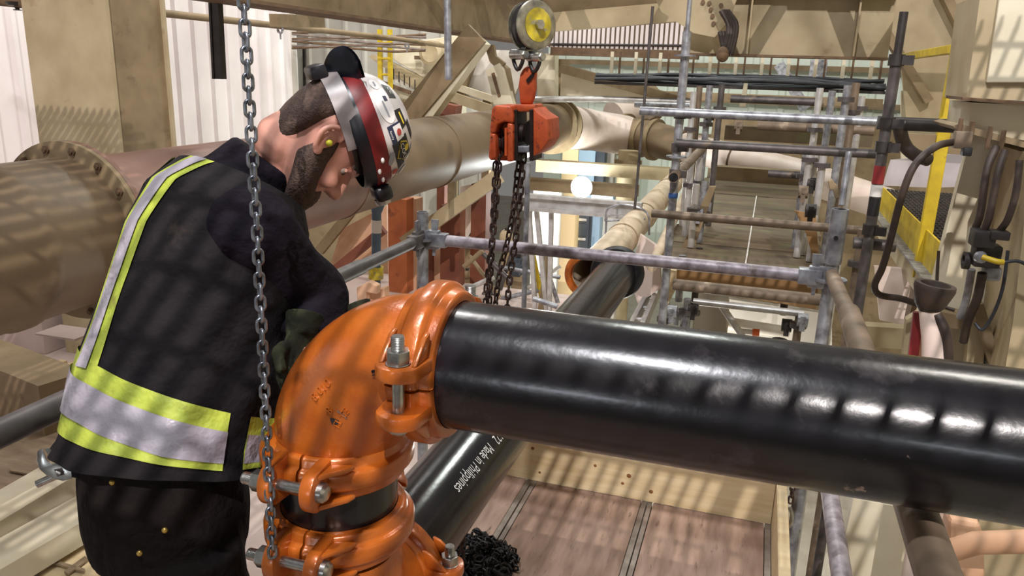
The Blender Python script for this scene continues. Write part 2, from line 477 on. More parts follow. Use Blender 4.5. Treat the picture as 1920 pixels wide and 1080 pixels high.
# overhead grating deck behind and above the camera: bars along Y, cross rods along X; its shadow stripes the scene
gm = M()
gx0, gx1, gy0, gy1, gz = -2.6, 2.4, -4.2, 1.1, 3.55
x = gx0
while x < gx1:
    gm.box((x, (gy0 + gy1) / 2, gz), (0.007, gy1 - gy0, 0.030)); x += 0.042
y = gy0
while y < gy1:
    gm.box(((gx0 + gx1) / 2, y, gz + 0.008), (gx1 - gx0, 0.010, 0.012)); y += 0.13
tag(gm.build('ceiling', 'grate', smooth=0), kind='structure')
for k, yy in enumerate((-3.2, -1.5, 0.2)):
    t = M().ibeam((-2.7, yy, gz - 0.11), (2.5, yy, gz - 0.11), 0.16, 0.12, 0.012).build('trim_%d' % (k + 5), 'cream_dusty', smooth=0); tag(t, kind='structure')

# ---------------------------------------------------------------- steelwork
def ibeam(name, a, b, h, w, mname, label, cat='beam', t=0.018, dusty=True, group=None):
    a, b = Vector(a), Vector(b)
    r = thing(name, (a + b) / 2 - Z * h / 2, label, cat, group)
    _, s, u = frame(b - a)
    M().bar(a, b, t, h - 2 * t).build('web', mname, r, smooth=0)
    M().bar(a + u * (h - t) / 2, b + u * (h - t) / 2, w, t).build('flange', mname, r, smooth=0)
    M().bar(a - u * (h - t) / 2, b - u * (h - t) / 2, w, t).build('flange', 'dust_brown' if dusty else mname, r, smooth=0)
    return r

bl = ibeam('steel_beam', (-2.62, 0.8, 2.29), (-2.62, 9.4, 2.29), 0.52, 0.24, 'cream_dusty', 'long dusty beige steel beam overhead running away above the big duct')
br = ibeam('steel_beam', (-0.70, 7.0, 2.15), (0.86, 7.0, 2.15), 0.48, 0.26, 'cream', 'beige steel beam crossing the top right above the scaffold')
for xx in (-0.2, 0.6):
    M().box((xx, 6.93, 2.15), (0.014, 0.11, 0.44)).build('stiffener', 'cream', br, smooth=0)
# rust-dark top cover seen above the right beam
c = M().box((0.45, 7.0, 2.44), (0.8, 0.5, 0.10)).build('deck_plate', 'dark_steel', smooth=0)
tag(c, 'dark steel plate lying on the beige crossing beam at top right', 'plate')

# left column: wide flange section
cl = thing('steel_column', (-4.35, 4.45, -3), 'tall beige steel column standing against the white cladding', 'column')
M().box((-4.37, 4.215, 0.6), (0.68, 0.03, 7.2)).build('flange', 'cream', cl, smooth=0)
M().box((-4.37, 4.72, 0.6), (0.68, 0.03, 7.2)).build('flange', 'cream', cl, smooth=0)
M().box((-4.37, 4.467, 0.6), (0.03, 0.474, 7.2)).build('web', 'cream', cl, smooth=0)
M().box((-4.06, 4.467, 0.6), (0.02, 0.474, 7.2)).build('cover_plate', 'cream_dusty', cl, smooth=0)  # darker cream puts the shade of this side face into its colour

# base slab of the level left of the deck and pink plinth
s = M().box((-4.0, 4.0, -0.40), (5.1, 6.4, 0.10)).build('floor_left', 'concrete_pink', smooth=0); tag(s, kind='structure')
s = M().box((-5.6, 4.9, 0.10), (1.6, 1.6, 0.90)).build('plinth', 'concrete_pink', bevel=0.01)
tag(s, 'dusty pink concrete plinth under the big duct at left', 'plinth')

# ================================================================== PIPEWORK IN THE FOREGROUND
PR = 0.1095
PY, PZ = 1.18, 1.26                    # axis of the long black pipe
EX = -0.695                            # plumb axis of the elbow
LX, LZ = -0.705, 0.66                  # axis of the lower pipe
CE = 0.20                              # elbow centre to end

def pipe_mesh(a, b, r, wall=0.008, n=64):
    a, b = Vector(a), Vector(b); L = (b - a).length
    k = max(2, int(L / 0.05))
    prof = [(0, r - wall), (0, r)] + [(L * i / k, r) for i in range(1, k)] + [(L, r), (L, r - wall)]
    return M().lathe(a, b - a, prof, n)

r = thing('black_pipe', (0.35, PY, PZ - PR), 'long glossy black steel pipe crossing the foreground to the right edge', 'pipe')
pipe_mesh((EX + CE + 0.004, PY, PZ), (1.35, PY, PZ), PR).build('pipe_wall', 'black_pipe', r)
r = thing('black_pipe', (LX, 2.8, LZ - PR), 'lower black steel pipe with white stencilled lettering running away under the long pipe', 'pipe')
pipe_mesh((LX, PY + CE + 0.004, LZ), (LX, 4.32, LZ), PR).build('pipe_wall', 'black_pipe_clean', r)
M().lathe((LX, 4.26, LZ), Y, [(0, PR - 0.002), (0, PR + 0.034), (0.02, PR + 0.043), (0.05, PR + 0.043), (0.07, PR + 0.034), (0.07, PR - 0.002)], 48).build('end_gasket', 'rubber', r)
low_pipe = r
m = M().lathe((EX, PY, 0.912), Z, [(0, PR - 0.008), (0, PR), (0.146, PR), (0.146, PR - 0.008)], 64)
tag(m.build('pipe_nipple', 'black_pipe_clean'), 'short black pipe nipple between two orange couplings below the elbow', 'pipe')

def elbow(name, pts_axis, label):
    """90 degree grooved elbow swept along an arc; pts_axis = (start, centre of arc, end)"""
    a, c, b = [Vector(p) for p in pts_axis]
    u, v = a - c, b - c
    R_ = u.length
    path, rad = [], []
    n = 26
    d0 = -(v.normalized()); d1 = -(u.normalized())
    for i in range(n + 1):
        t = math.pi / 2 * i / n
        p = c + u.normalized() * (R_ * math.cos(t)) + v.normalized() * (R_ * math.sin(t))
        path.append(p)
        g = 0.010 * min(1.0, 6 * min(i, n - i) / n)
        rad.append(PR + g)
    return path, rad

def build_elbow(start, centre, end, label, writing=False):
    path, rad = elbow('e', (start, centre, end), label)
    o = thing('pipe_elbow', Vector((min(p.x for p in path), min(p.y for p in path), min(p.z for p in path))), label, 'pipe fitting')
    M().tube(path, rad, 56).build('elbow_body', 'orange', o, smooth=60)
    return o
# upper elbow: pipe along +X turns down
e1 = build_elbow((EX + CE, PY, PZ), (EX + CE, PY, PZ - CE), (EX, PY, PZ - CE), 'large orange grooved pipe elbow joining the long black pipe')
# lower elbow: from above turns away along +Y
Z3 = 0.91
e2 = build_elbow((EX, PY, LZ + CE), (EX, PY + CE, LZ + CE), (LX, PY + CE, LZ), 'lower orange grooved elbow at the bottom edge beside the worker')

M().lathe((EX, PY, LZ + CE), Z, [(0, PR), (0.048, PR)], 56).build('elbow_neck', 'orange', e2)
def text_mesh(body, size, depth, spacing=1.0):
    cu = bpy.data.curves.new('t', 'FONT'); cu.body = body; cu.size = size; cu.extrude = depth
    cu.align_x, cu.align_y = 'CENTER', 'CENTER'; cu.space_character = spacing; cu.resolution_u = 3
    o = bpy.data.objects.new('t', cu); COL.objects.link(o)
    dg = bpy.context.evaluated_depsgraph_get(); dg.update()
    me = bpy.data.meshes.new_from_object(o.evaluated_get(dg))
    vs = [v.co.copy() for v in me.vertices]; fs = [tuple(p.vertices) for p in me.polygons]
    bpy.data.objects.remove(o); bpy.data.curves.remove(cu)
    return vs, fs

# lettering on the lower pipe, reading towards the camera on its upper right flank
for body_, yc, wid in (('818X/122', 1.985, 0.135), ('Made in Philippines', 1.755, 0.255)):
    vs, fs = text_mesh(body_, 0.046, 0.0, 1.0)
    kx = wid / (max(p.x for p in vs) - min(p.x for p in vs))
    m = M(); out = []
    for p in vs:
        ang = math.radians(44) + p.y * 0.93 / PR
        out.append(Vector((LX + (PR + 0.0012) * math.sin(ang), yc - p.x * kx, LZ + (PR + 0.0012) * math.cos(ang))))
    lt = m.add(out, fs).build('lettering', 'stencil', low_pipe, smooth=0); lt['label'] = 'white stencilled lettering'; lt['kind'] = 'stuff'

# raised casting marks on the elbow's camera side
def elbow_mark(body, size, t, phi, rot, name='casting_mark', mname='orange', raise_=0.0016):
    vs, fs = text_mesh(body, size, 0.0012)
    c = Vector((EX + CE, PY, PZ - CE))
    m = M(); out = []
    for p in vs:
        x = p.x * math.cos(rot) - p.y * math.sin(rot); y = p.x * math.sin(rot) + p.y * math.cos(rot)
        tt = t + x / 0.24; ph = phi + y / (PR + 0.01)
        e_out = Vector((-math.sin(tt), 0, math.cos(tt)))
        rr = PR + 0.010 + raise_ + p.z
        out.append(c + e_out * (CE + rr * math.sin(ph)) + Vector((0, -1, 0)) * (rr * math.cos(ph)))
    m.add(out, fs).build(name, mname, e1, smooth=0)
elbow_mark('8 010', 0.022, math.radians(44), math.radians(16), math.pi * 0.97)
elbow_mark('8', 0.020, math.radians(47), math.radians(-1), math.pi * 0.97)
elbow_mark('1', 0.030, math.radians(43), math.radians(-10), math.pi * 0.95, mname='zinc')
elbow_mark('-LT  -CE', 0.018, math.radians(46), math.radians(-12), math.pi * 0.95)
elbow_mark('18', 0.012, math.radians(16), math.radians(10), math.pi * 0.5, mname='rubber')
# grey scuff where the paint is gone
vs = [(-.010, -.006, 0), (0.002, -.009, 0), (.011, -.002, 0), (.006, .004, 0), (.001, .008, 0), (-.005, .004, 0)]
m = M(); out = []
for p in vs:
    tt = math.radians(50) + p[0] / 0.24; ph = math.radians(-10) + p[1] / (PR + .01)
    e_out = Vector((-math.sin(tt), 0, math.cos(tt))); rr = PR + 0.0108
    out.append(Vector((EX + CE, PY, PZ - CE)) + e_out * (CE + rr * math.sin(ph)) + Vector((0, -1, 0)) * (rr * math.cos(ph)))
m.add(out, [(0, 1, 2, 3, 4, 5)]).build('paint_chip', 'dark_steel', e1, smooth=0)

HEXN = [(math.cos(math.pi / 3 * i), math.sin(math.pi / 3 * i)) for i in range(6)]
def nut_mesh(m, c, d, r, h):
    d, s, u = frame(d)
    m.prism([Vector(c) + s * (r * a) + u * (r * b) for a, b in HEXN], d * h)

def coupling(centre, axis, bolt_dirs, label, r=PR):
    """two-piece grooved coupling: housings split across the bolt pads; bolt_dirs: radial directions of the pads"""
    centre, axis = Vector(centre), Vector(axis).normalized()
    o = thing('pipe_coupling', centre - Z * (r + 0.03), label, 'pipe coupling')
    W = 0.040
    prof = [(-W, r + 0.001), (-W, r + 0.012), (-W * 0.92, r + 0.017), (-W * 0.52, r + 0.020), (-W * 0.44, r + 0.029), (-W * 0.30, r + 0.032), (W * 0.30, r + 0.032), (W * 0.44, r + 0.029), (W * 0.52, r + 0.020), (W * 0.92, r + 0.017), (W, r + 0.012), (W, r + 0.001)]
    b0 = Vector(bolt_dirs[0]).normalized()
    t = axis.cross(b0)                     # direction of the bolts
    gap = 0.012
    for sgn, nm in ((1, 'upper_housing'), (-1, 'lower_housing')):
        m = M()
        # half ring from pad to pad
        m.lathe(centre, axis, prof, 40, 0.0 + gap, math.pi - gap, ref=b0 if sgn > 0 else -b0, caps=True)
        for bd in bolt_dirs:
            bd = Vector(bd).normalized()
            tt = t if True else -t
            # rounded bolt pad (ear) standing off the ring
            pc = centre + bd * (r + 0.008) + tt * (sgn * 0.028)
            out = []
            for a in range(-90, 91, 15):
                out.append(pc + bd * (0.040 + 0.030 * math.cos(math.radians(a))) + axis * (0.036 * math.sin(math.radians(a))))
            out.append(pc + axis * 0.040 - bd * 0.004); out.append(pc - axis * 0.040 - bd * 0.004)
            m.prism(out, tt * (sgn * 0.023))
            # web blending the pad into the ring
            for q in (-1, 1):
                a0 = pc + axis * (q * 0.033) + tt * (sgn * 0.023)
                m.prism([a0, a0 + bd * 0.046, a0 + tt * (sgn * 0.034) + bd * 0.006, a0 + tt * (sgn * 0.040) - bd * 0.012], axis * (-q * 0.010))
        m.build(nm, 'orange', o, smooth=35, bevel=0.003)
    for bd in bolt_dirs:
        bd = Vector(bd).normalized()
        bc = centre + bd * (r + 0.047)
        m = M().tube([bc - t * 0.062, bc + t * 0.096], 0.0098, 16)
        for q in range(9):
            m.lathe(bc + t * (0.072 + q * 0.0026), t, [(0, 0.0098), (0.0013, 0.0108), (0.0026, 0.0098)], 16)
        m.lathe(bc - t * 0.062, t, [(-0.004, 0.0), (-0.003, 0.012), (0.002, 0.017), (0.013, 0.018), (0.0131, 0.0)], 20)
        bolt = m.build('bolt', 'zinc', o, smooth=35)
        m = M(); nut_mesh(m, bc + t * 0.053, t, 0.0195, 0.021)
        m.lathe(bc + t * 0.0515, t, [(0, 0.0), (0, 0.020), (0.002, 0.020), (0.002, 0.0)], 20)
        m.build('nut', 'zinc', bolt, smooth=20, bevel=0.0015)
    return o

coupling((EX + CE, PY, PZ), -X, [(0, -1, 0), (0, 1, 0)], 'orange pipe coupling with upright bolt clamping elbow to the long black pipe')
ph = math.radians(-89)
coupling((EX, PY, PZ - CE), -Z, [(math.cos(ph), math.sin(ph), 0), (-math.cos(ph), -math.sin(ph), 0)], 'orange pipe coupling with level bolt directly under the large elbow')
coupling((EX, PY, Z3), -Z, [(math.cos(ph), math.sin(ph), 0), (-math.cos(ph), -math.sin(ph), 0)], 'orange pipe coupling at the bottom edge below the black nipple')
coupling((LX, PY + CE, LZ), -Y, [(1, 0, 0), (-1, 0, 0)], 'orange pipe coupling with upright bolt at the start of the lettered pipe')

# the beige pipe waiting to be joined, its open orange coupling facing us
bp0 = on_y(1103, 517, 4.38)
BX, BZ = bp0.x, bp0.z
r = thing('beige_pipe', (BX, 7.0, BZ - PR), 'beige pipe with an open orange coupling on its near end, beyond the galvanised rail', 'pipe')
pipe_mesh((BX, 4.40, BZ), (BX, 10.2, BZ), PR, 0.012).build('pipe_wall', 'beige_pipe', r)
M().lathe((BX, 4.37, BZ), Y, [(0.02, PR - 0.012), (0, PR - 0.004), (0, PR + 0.028), (0.02, PR + 0.036), (0.06, PR + 0.036), (0.08, PR + 0.024), (0.08, PR)], 48).build('end_coupling', 'orange', r)
for y in (5.5, 6.5, 8.2):
    M().lathe((BX, y, BZ), Y, [(0, PR), (0, PR + 0.005), (0.025, PR + 0.005), (0.025, PR)], 40).build('joint_band', 'cream_dusty', r)
# pipe support strap over the beige pipe
st = smooth_path([(BX - 0.22, 6.0, BZ + 0.03), (BX - 0.20, 6.0, BZ + 0.13), (BX - 0.06, 6.0, BZ + 0.17), (BX + 0.1, 6.0, BZ + 0.12), (BX + 0.13, 6.0, BZ - 0.05)], 6)
m = M().tube(st, 0.008, 8).tube([(BX - 0.22, 6.0, BZ + 0.03), (BX + 0.09, 6.0, BZ + 0.075)], 0.008, 8)
m.tube([(BX - 0.21, 6.0, BZ - 0.25), (BX - 0.21, 6.0, BZ + 0.06)], 0.008, 8)
tag(m.build('pipe_clip', 'galv'), 'thin bent rod hanger clip over the beige pipe', 'pipe clip')

# ================================================================== BIG DUCT ON THE LEFT
DX, DZ = -2.64, 1.06
r = thing('duct', (DX, 5.0, DZ - 0.30), 'big brown dusty duct running away from left edge behind the worker', 'duct')
M().lathe((DX, 0.55, DZ), Y, [(0, 0.28), (0, 0.30), (1.50, 0.305), (1.52, 0.315), (1.56, 0.315), (1.58, 0.302), (1.93, 0.302)], 64).build('near_section', 'duct', r)
M().lathe((DX, 2.44, DZ), Y, [(0, 0.28), (0, 0.365), (0.022, 0.365), (0.022, 0.28)], 64).build('flange', 'cream_dusty', r)
M().lathe((DX, 2.464, DZ), Y, [(0, 0.28), (0, 0.365), (0.022, 0.365), (0.022, 0.28)], 64).build('flange', 'duct_red', r)
for i in range(16):
    a = 2 * math.pi * (i + 0.5) / 16
    bc = Vector((DX + 0.334 * math.cos(a), 2.432, DZ + 0.334 * math.sin(a)))
    if i == 0:
        m = M(); nut_mesh(m, bc, Y, 0.017, 0.012); m.tube([bc - Y * 0.008, bc + Y * 0.08], 0.009, 10)
        bo = m.build('flange_bolt', 'dust_brown', r); b_me, b_c = bo.data, bc
    else:
        piece('flange_bolt', b_me, r, Matrix.Translation(WORLD[r] + bc - b_c))
prof = [(0, 0.29)]
M().lathe((DX, 2.486, DZ), Y, [(0, 0.29), (2.0, 0.29)], 64).build('red_section', 'duct_red', r)
M().lathe((DX, 4.486, DZ), Y, [(0, 0.29), (0.0, 0.296), (0.05, 0.296), (0.05, 0.29), (1.6, 0.29), (1.6, 0.298), (1.66, 0.298), (1.66, 0.29), (5.9, 0.29)], 64).build('far_section', 'duct', r)
M().lathe((DX, 10.0, DZ), Y, [(0, 0.29), (0, 0.36), (0.04, 0.36), (0.04, 0.31), (0.22, 0.31), (0.22, 0.37), (0.27, 0.37), (0.27, 0.29)], 48).build('collar', 'cream_dusty', r)
# bend to the right and long pale pipe coming back towards the scaffold
P0 = Vector((DX, 10.25, DZ)); P1 = on_y(1150, 250, 11.6); P2 = on_y(1228, 262, 11.3); P3 = on_y(1320, 284, 10.7); P4 = on_y(1490, 325, 10.2); P5 = on_y(1700, 396, 9.6)
r = thing('duct_bend', P1 - Z * 0.3, 'dusty duct bend with ring joints at the far end of the big duct', 'duct')
M().tube(smooth_path([P0, P0.lerp(P1, 0.6) , P1.lerp(P2, 0.35)], 8), [0.29] * 8 + [0.28] * 8 + [0.27], 40).build('first_segment', 'duct_pink', r)
d12 = (P2 - P1).normalized()
M().tube([P1.lerp(P2, 0.30), P2, P2.lerp(P3, 0.62)], [0.26, 0.25, 0.215], 40).build('second_segment', 'duct', r)
for q, rr in ((P1.lerp(P2, 0.30), 0.31), (P2, 0.29), (P1.lerp(P2, 0.7), 0.275)):
    M().tube([q - d12 * 0.03, q + d12 * 0.03], rr, 40).build('ring_joint', 'cream_dusty', r)
M().tube([P1 + Vector((-0.1, 0.5, 0.2)), P1 + Vector((0.35, 1.1, 0.42))], 0.24, 32).build('branch_stub', 'duct_pink', r)
M().tube([P1 + Vector((0.30, 1.05, 0.40)), P1 + Vector((0.36, 1.13, 0.43))], 0.30, 32).build('ring_joint', 'cream_dusty', r)
r = thing('pale_pipe', P4 - Z * 0.25, 'long pinkish white pipe sloping down to the right behind the scaffold', 'pipe')
M().tube([P2.lerp(P3, 0.63), P3, P4, P5], [0.19, 0.19, 0.185, 0.185], 40).build('pipe_wall', 'duct_pink', r)
for q in (0.35,):
    c = P3.lerp(P4, q); d = (P4 - P3).normalized()
    M().tube([c - d * 0.012, c + d * 0.012], 0.194, 40).build('joint_band', 'dust_brown', r)
# plumb leg under the bend
a = on_y(1178, 296, 10.9)
r = thing('down_pipe', (a.x, 10.9, -3.0), 'upright beige pipe leg dropping from the duct bend', 'pipe')
M().tube([(a.x, 10.9, -3.0), (a.x, 10.9, a.z + 0.1)], 0.14, 28).build('pipe_wall', 'cream', r)
M().tube([(a.x, 10.9, a.z - 0.08), (a.x, 10.9, a.z - 0.03)], 0.19, 28).build('flange', 'cream_dusty', r)
# white post carrying the duct flange
m = M().tube([(-2.66, 2.62, -0.35), (-2.66, 2.62, 0.76)], 0.075, 24)
r = thing('duct_post', (-2.66, 2.62, -0.35), 'white round post under the flange of the big duct', 'post')
m.build('shaft', 'white_steel', r)
M().box((-2.66, 2.62, -0.335), (0.3, 0.3, 0.03)).build('base_plate', 'white_steel', r, smooth=0)

# ================================================================== GUARD RAIL ROUND THE DECK
TR = 0.0242
GY = 3.0
GL, GR = -1.33, 0.29
def rosette(parent, c, mname='galv'):
    m = M().lathe(Vector(c), Z, [(-0.005, TR), (-0.005, 0.058), (0.005, 0.058), (0.005, TR)], 24)
    return m.build('rosette', mname, parent, smooth=30)
def wedge_end(parent, c, d, mname='galv'):
    """cast ledger head with a wedge, on the tube end next to a rosette"""
    c, d = Vector(c), Vector(d).normalized()
    s = d.cross(Z)
    m = M().bar(c, c + d * 0.085, 0.050, 0.058).bar(c - d * 0.012, c + d * 0.05, 0.034, 0.082)
    o = m.build('ledger_head', mname, parent, bevel=0.006)
    w_ = M().prism([c + d * 0.018 - Z * 0.07 - s * 0.004, c + d * 0.030 - Z * 0.07 - s * 0.004, c + d * 0.044 + Z * 0.085 - s * 0.004, c + d * 0.012 + Z * 0.085 - s * 0.004], s * 0.008)
    w_.build('wedge', 'galv', o, smooth=0)

zl = on_y(815, 449, GY).z; zr = on_y(1530, 519, GY).z
r = thing('scaffold_post', (GL, GY, -0.6), 'galvanised guard rail post with wedge couplers behind the orange elbow', 'scaffold post')
zt = on_y(793, 397, GY).z
M().lathe((GL, GY, -0.6), Z, [(0, TR - 0.004), (0, TR), (zt + 0.6, TR), (zt + 0.6, TR - 0.004), (zt + 0.5, TR - 0.004)], 24).build('tube', 'galv', r)
rosette(r, (GL, GY, zl)); rosette(r, (GL, GY, 0.52))
r = thing('scaffold_post', (GR, GY, -0.6), 'pale galvanised guard rail post with a pin hole beside the walkway', 'scaffold post')
zt = on_y(1577, 392, GY).z
M().lathe((GR, GY, -0.6), Z, [(0, TR), (zt + 0.40, TR), (zt + 0.40, TR + 0.006), (zt + 0.6, TR + 0.006), (zt + 0.6, TR - 0.002), (zt + 0.55, TR - 0.002)], 24).build('tube', 'galv', r)
M().tube([(GR - 0.004, GY - 0.028, zt - 0.10), (GR - 0.004, GY - 0.034, zt - 0.10)], 0.008, 12).build('pin_hole', 'black_paint', r)
rosette(r, (GR, GY, zr - 0.005)); rosette(r, (GR, GY, 0.52))

r = thing('guard_rail', (-0.5, GY, zl - 0.05), 'lilac grey galvanised rail crossing behind the long black pipe', 'guard rail')
M().tube([(GL + 0.09, GY, zl), (GR - 0.09, GY, zr)], TR, 24).build('tube', 'galv_lilac', r)
wedge_end(r, (GL + 0.028, GY, zl), (1, 0, 0)); wedge_end(r, (GR - 0.028, GY, zr), (-1, 0, 0))
r = thing('guard_rail', (GL, 1.6, zl - 0.05), 'dark grey tube rail running behind the worker on the left', 'guard rail')
M().tube([(GL, GY - 0.09, zl), (GL, 0.2, zl)], TR, 24).build('tube', 'tube_dark', r)
M().tube([(GL, 2.45, zl), (GL, 0.3, zl)], TR + 0.004, 24).build('sleeve', 'tube_dark', r)
wedge_end(r, (GL, GY - 0.028, zl), (0, -1, 0), 'tube_dark')
zq = 1.11
r = thing('guard_rail', (GR, 1.6, zq - 0.05), 'brown tube rail coming towards the camera at right under the long pipe', 'guard rail')
M().tube([(GR, GY - 0.04, zr + 0.02), (GR, 2.1, zq), (GR, 0.4, zq)], TR, 24).build('tube', 'tube_brown', r)
M().tube([(GR, 2.35, zq - 0.004), (GR, 0.5, zq)], TR + 0.006, 24).build('sleeve', 'tube_brown', r)
r = thing('guard_rail', (GR, 1.6, 0.58), 'lilac galvanised middle rail low at right beside the toe board', 'guard rail')
M().tube([(GR, GY - 0.03, 0.62), (GR, 0.4, 0.62)], TR, 20).build('tube', 'galv_lilac', r)
r = thing('guard_rail', (-0.5, GY, 0.47), 'galvanised middle rail behind the long pipe above the toe board', 'guard rail')
M().tube([(GL + 0.03, GY, 0.52), (GR - 0.03, GY, 0.52)], TR, 20).build('tube', 'galv_lilac', r)

def board(name, a, b, t, h, mname, label, knots=(), face=None):
    a, b = Vector(a), Vector(b)
    o = thing(name, (a + b) / 2 - Z * h / 2, label, 'board')
    M().bar(a, b, t, h).build('plank', mname, o, smooth=0, bevel=0.003)
    for (u, v, rr) in knots:
        c = a.lerp(b, u) + Z * v + face * (t / 2)
        M().lathe(c, face, [(0, rr), (0.0008, rr * 0.8), (0.001, 0.0)], 14).build('knot', 'knot', o)
    return o
tb = board('toe_board', (-1.02, 3.03, 0.098), (0.20, 3.03, 0.098), 0.038, 0.19, 'lumber', 'pale knotty timber toe board at the back of the plywood deck',
           [(0.08, -0.04, 0.006), (0.17, 0.06, 0.008), (0.40, 0.03, 0.007), (0.52, 0.01, 0.010), (0.50, -0.03, 0.007), (0.60, -0.045, 0.009), (0.20, -0.05, 0.006)], -Y)
board('toe_board', (0.222, 3.04, 0.098), (0.222, 0.5, 0.098), 0.040, 0.19, 'lumber', 'timber toe board running towards the camera at the right deck edge')

# chain with hook hanging by the right toe board
LINKS = {}
def link_mesh(key, pitch, width, wire, mname):
    """one oval chain link, long axis Z, lying in the XZ plane"""
    hl = pitch / 2 + wire; hw = width / 2 - wire
    pts = []
    st = max(hl - hw, 0.0005)
    for i in range(9):
        a = math.pi * i / 8
        pts.append(Vector((hw * math.cos(a), 0, st + hw * math.sin(a))))
    for i in range(9):
        a = math.pi + math.pi * i / 8
        pts.append(Vector((hw * math.cos(a), 0, -st + hw * math.sin(a))))
    me = bpy.data.meshes.new(key)
    m = M().tube(pts, wire, 7, closed=True)
    me.from_pydata([tuple(p) for p in m.v], [], m.f)
    me.polygons.foreach_set('use_smooth', [True] * len(me.polygons))
    me.materials.append(MATS[mname]); me.update()
    LINKS[key] = (me, pitch)
def run_chain(parent, key, path, name='link', twist=0.4, jitter=0.05):
    me, pitch = LINKS[key]
    path = [Vector(p) for p in path]
    L = [0.0]
    for a, b in zip(path, path[1:]): L.append(L[-1] + (b - a).length)
    n = int(L[-1] / pitch)
    j = 0
    for i in range(n):
        s = (i + 0.5) * pitch
        while j < len(L) - 2 and L[j + 1] < s: j += 1
        t = (s - L[j]) / max(L[j + 1] - L[j], 1e-9)
        c = path[j].lerp(path[j + 1], t); d = (path[j + 1] - path[j]).normalized()
        _, sx, u = frame(d, Y)
        a = twist + (math.pi / 2) * (i % 2) + random.uniform(-jitter, jitter)
        xx = sx * math.cos(a) + u * math.sin(a)
        piece(name, me, parent, basis(xx, d.cross(xx), d, c))
link_mesh('bright_link', 0.0185, 0.0190, 0.0028, 'chain_bright')
link_mesh('rust_link', 0.0270, 0.0250, 0.0038, 'chain_rust')

ch = on_y(487, 540, 1.0)
r = thing('hand_chain', (ch.x, 1.0, 0.93), 'bright steel chain hanging in front of the worker from above', 'chain')
run_chain(r, 'bright_link', [(ch.x, 1.0, 2.10), (ch.x + 0.001, 1.0, 1.5), (ch.x - 0.004, 0.998, 0.93)], twist=0.9, jitter=0.15)

cr = on_y(1484, 930, 2.9)
r = thing('short_chain', (cr.x, 2.9, cr.z - 0.14), 'short steel chain with a clip hanging beside the right toe board', 'chain')
run_chain(r, 'rust_link', [(cr.x, 2.9, cr.z + 0.16), (cr.x, 2.9, cr.z - 0.05)], twist=0.3)
pth = [(cr.x, 2.9, cr.z - 0.05), (cr.x + 0.012, 2.9, cr.z - 0.08), (cr.x + 0.012, 2.9, cr.z - 0.12), (cr.x - 0.006, 2.9, cr.z - 0.135), (cr.x - 0.014, 2.9, cr.z - 0.11)]
M().tube(smooth_path(pth, 5), 0.008, 8).build('clip_hook', 'zinc', r)

# ================================================================== CHAIN HOIST
HY = 2.55
def hp(px, py, dy=0.0): return on_y(px, py, HY + dy)
hc = hp(970, 250)
r = thing('chain_hoist', hp(970, 305), 'worn orange chain hoist hanging from the pulley block with rusty chains', 'hoist')
hoist = r
def hpoly(pts, dy): return [hp(a, b, dy) for a, b in pts]
# left cover: rounded housing with a slot; cut as frame pieces around the slot
m = M()
m.prism(hpoly([(921, 204), (928, 197), (958, 198), (962, 216), (962, 232), (945, 228), (932, 234), (929, 250), (918, 250)], -0.07), Y * 0.13)
m.prism(hpoly([(918, 250), (929, 250), (930, 296), (920, 302), (915, 296)], -0.07), Y * 0.13)
m.prism(hpoly([(950, 230), (962, 232), (962, 303), (950, 304)], -0.07), Y * 0.13)
m.prism(hpoly([(918, 232), (962, 228), (962, 303), (918, 300)], 0.0), Y * 0.06)
m.build('left_cover', 'hoist_orange', r, bevel=0.008, smooth=50)
m = M().lathe(hp(940, 268, -0.01) - X * 0.02, X, [(0, 0.0), (0, 0.038), (0.012, 0.030), (0.028, 0.030), (0.04, 0.038), (0.04, 0.0)], 24)
m.build('hand_wheel', 'hoist_dark', r)
M().prism(hpoly([(946, 240), (950, 240), (950, 292), (946, 292)], -0.075), Y * 0.08).build('chain_guide', 'hoist_orange', r, smooth=0)
# centre frame: two side plates and the dark load sheave
for x0 in (963, 992):
    M().prism(hpoly([(x0, 205), (x0 + 7, 205), (x0 + 8, 302), (x0, 302)], -0.055), Y * 0.11).build('side_plate', 'hoist_dark', r, smooth=0, bevel=0.003)
M().prism(hpoly([(962, 196), (1004, 196), (1004, 210), (962, 210)], -0.05), Y * 0.10).build('top_yoke', 'hoist_orange', r, bevel=0.006)
M().lathe(hp(969, 248, -0.01), X, [(0, 0), (0, 0.042), (0.014, 0.03), (0.028, 0.03), (0.042, 0.042), (0.042, 0)], 24).build('load_sheave', 'hoist_dark', r)
M().prism(hpoly([(969, 274), (992, 274), (992, 286), (969, 286)], -0.05), Y * 0.08).build('lower_yoke', 'galv', r, smooth=0, bevel=0.003)
# right cover: faceted gear case
m = M()
o8 = [(1000, 202), (1008, 212), (1026, 224), (1028, 262), (1018, 278), (1002, 292), (1000, 292)]
m.prism(hpoly(o8, -0.075), Y * 0.15)
m.build('gear_cover', 'hoist_orange', r, bevel=0.010, smooth=50)
# top hook
hk = [(974, 196), (973, 180), (971, 160), (974, 140), (980, 128), (990, 122), (1000, 126), (1005, 136), (1003, 150), (1004, 166), (1000, 184), (996, 196)]
m = M().prism(hpoly(hk, -0.014), Y * 0.028)
m.build('top_hook', 'hoist_orange', r, bevel=0.008, smooth=50)
M().prism(hpoly([(986, 150), (997, 138), (1002, 136), (1000, 144), (990, 156)], -0.019), Y * 0.010).build('hook_latch', 'hoist_dark', r, smooth=0)
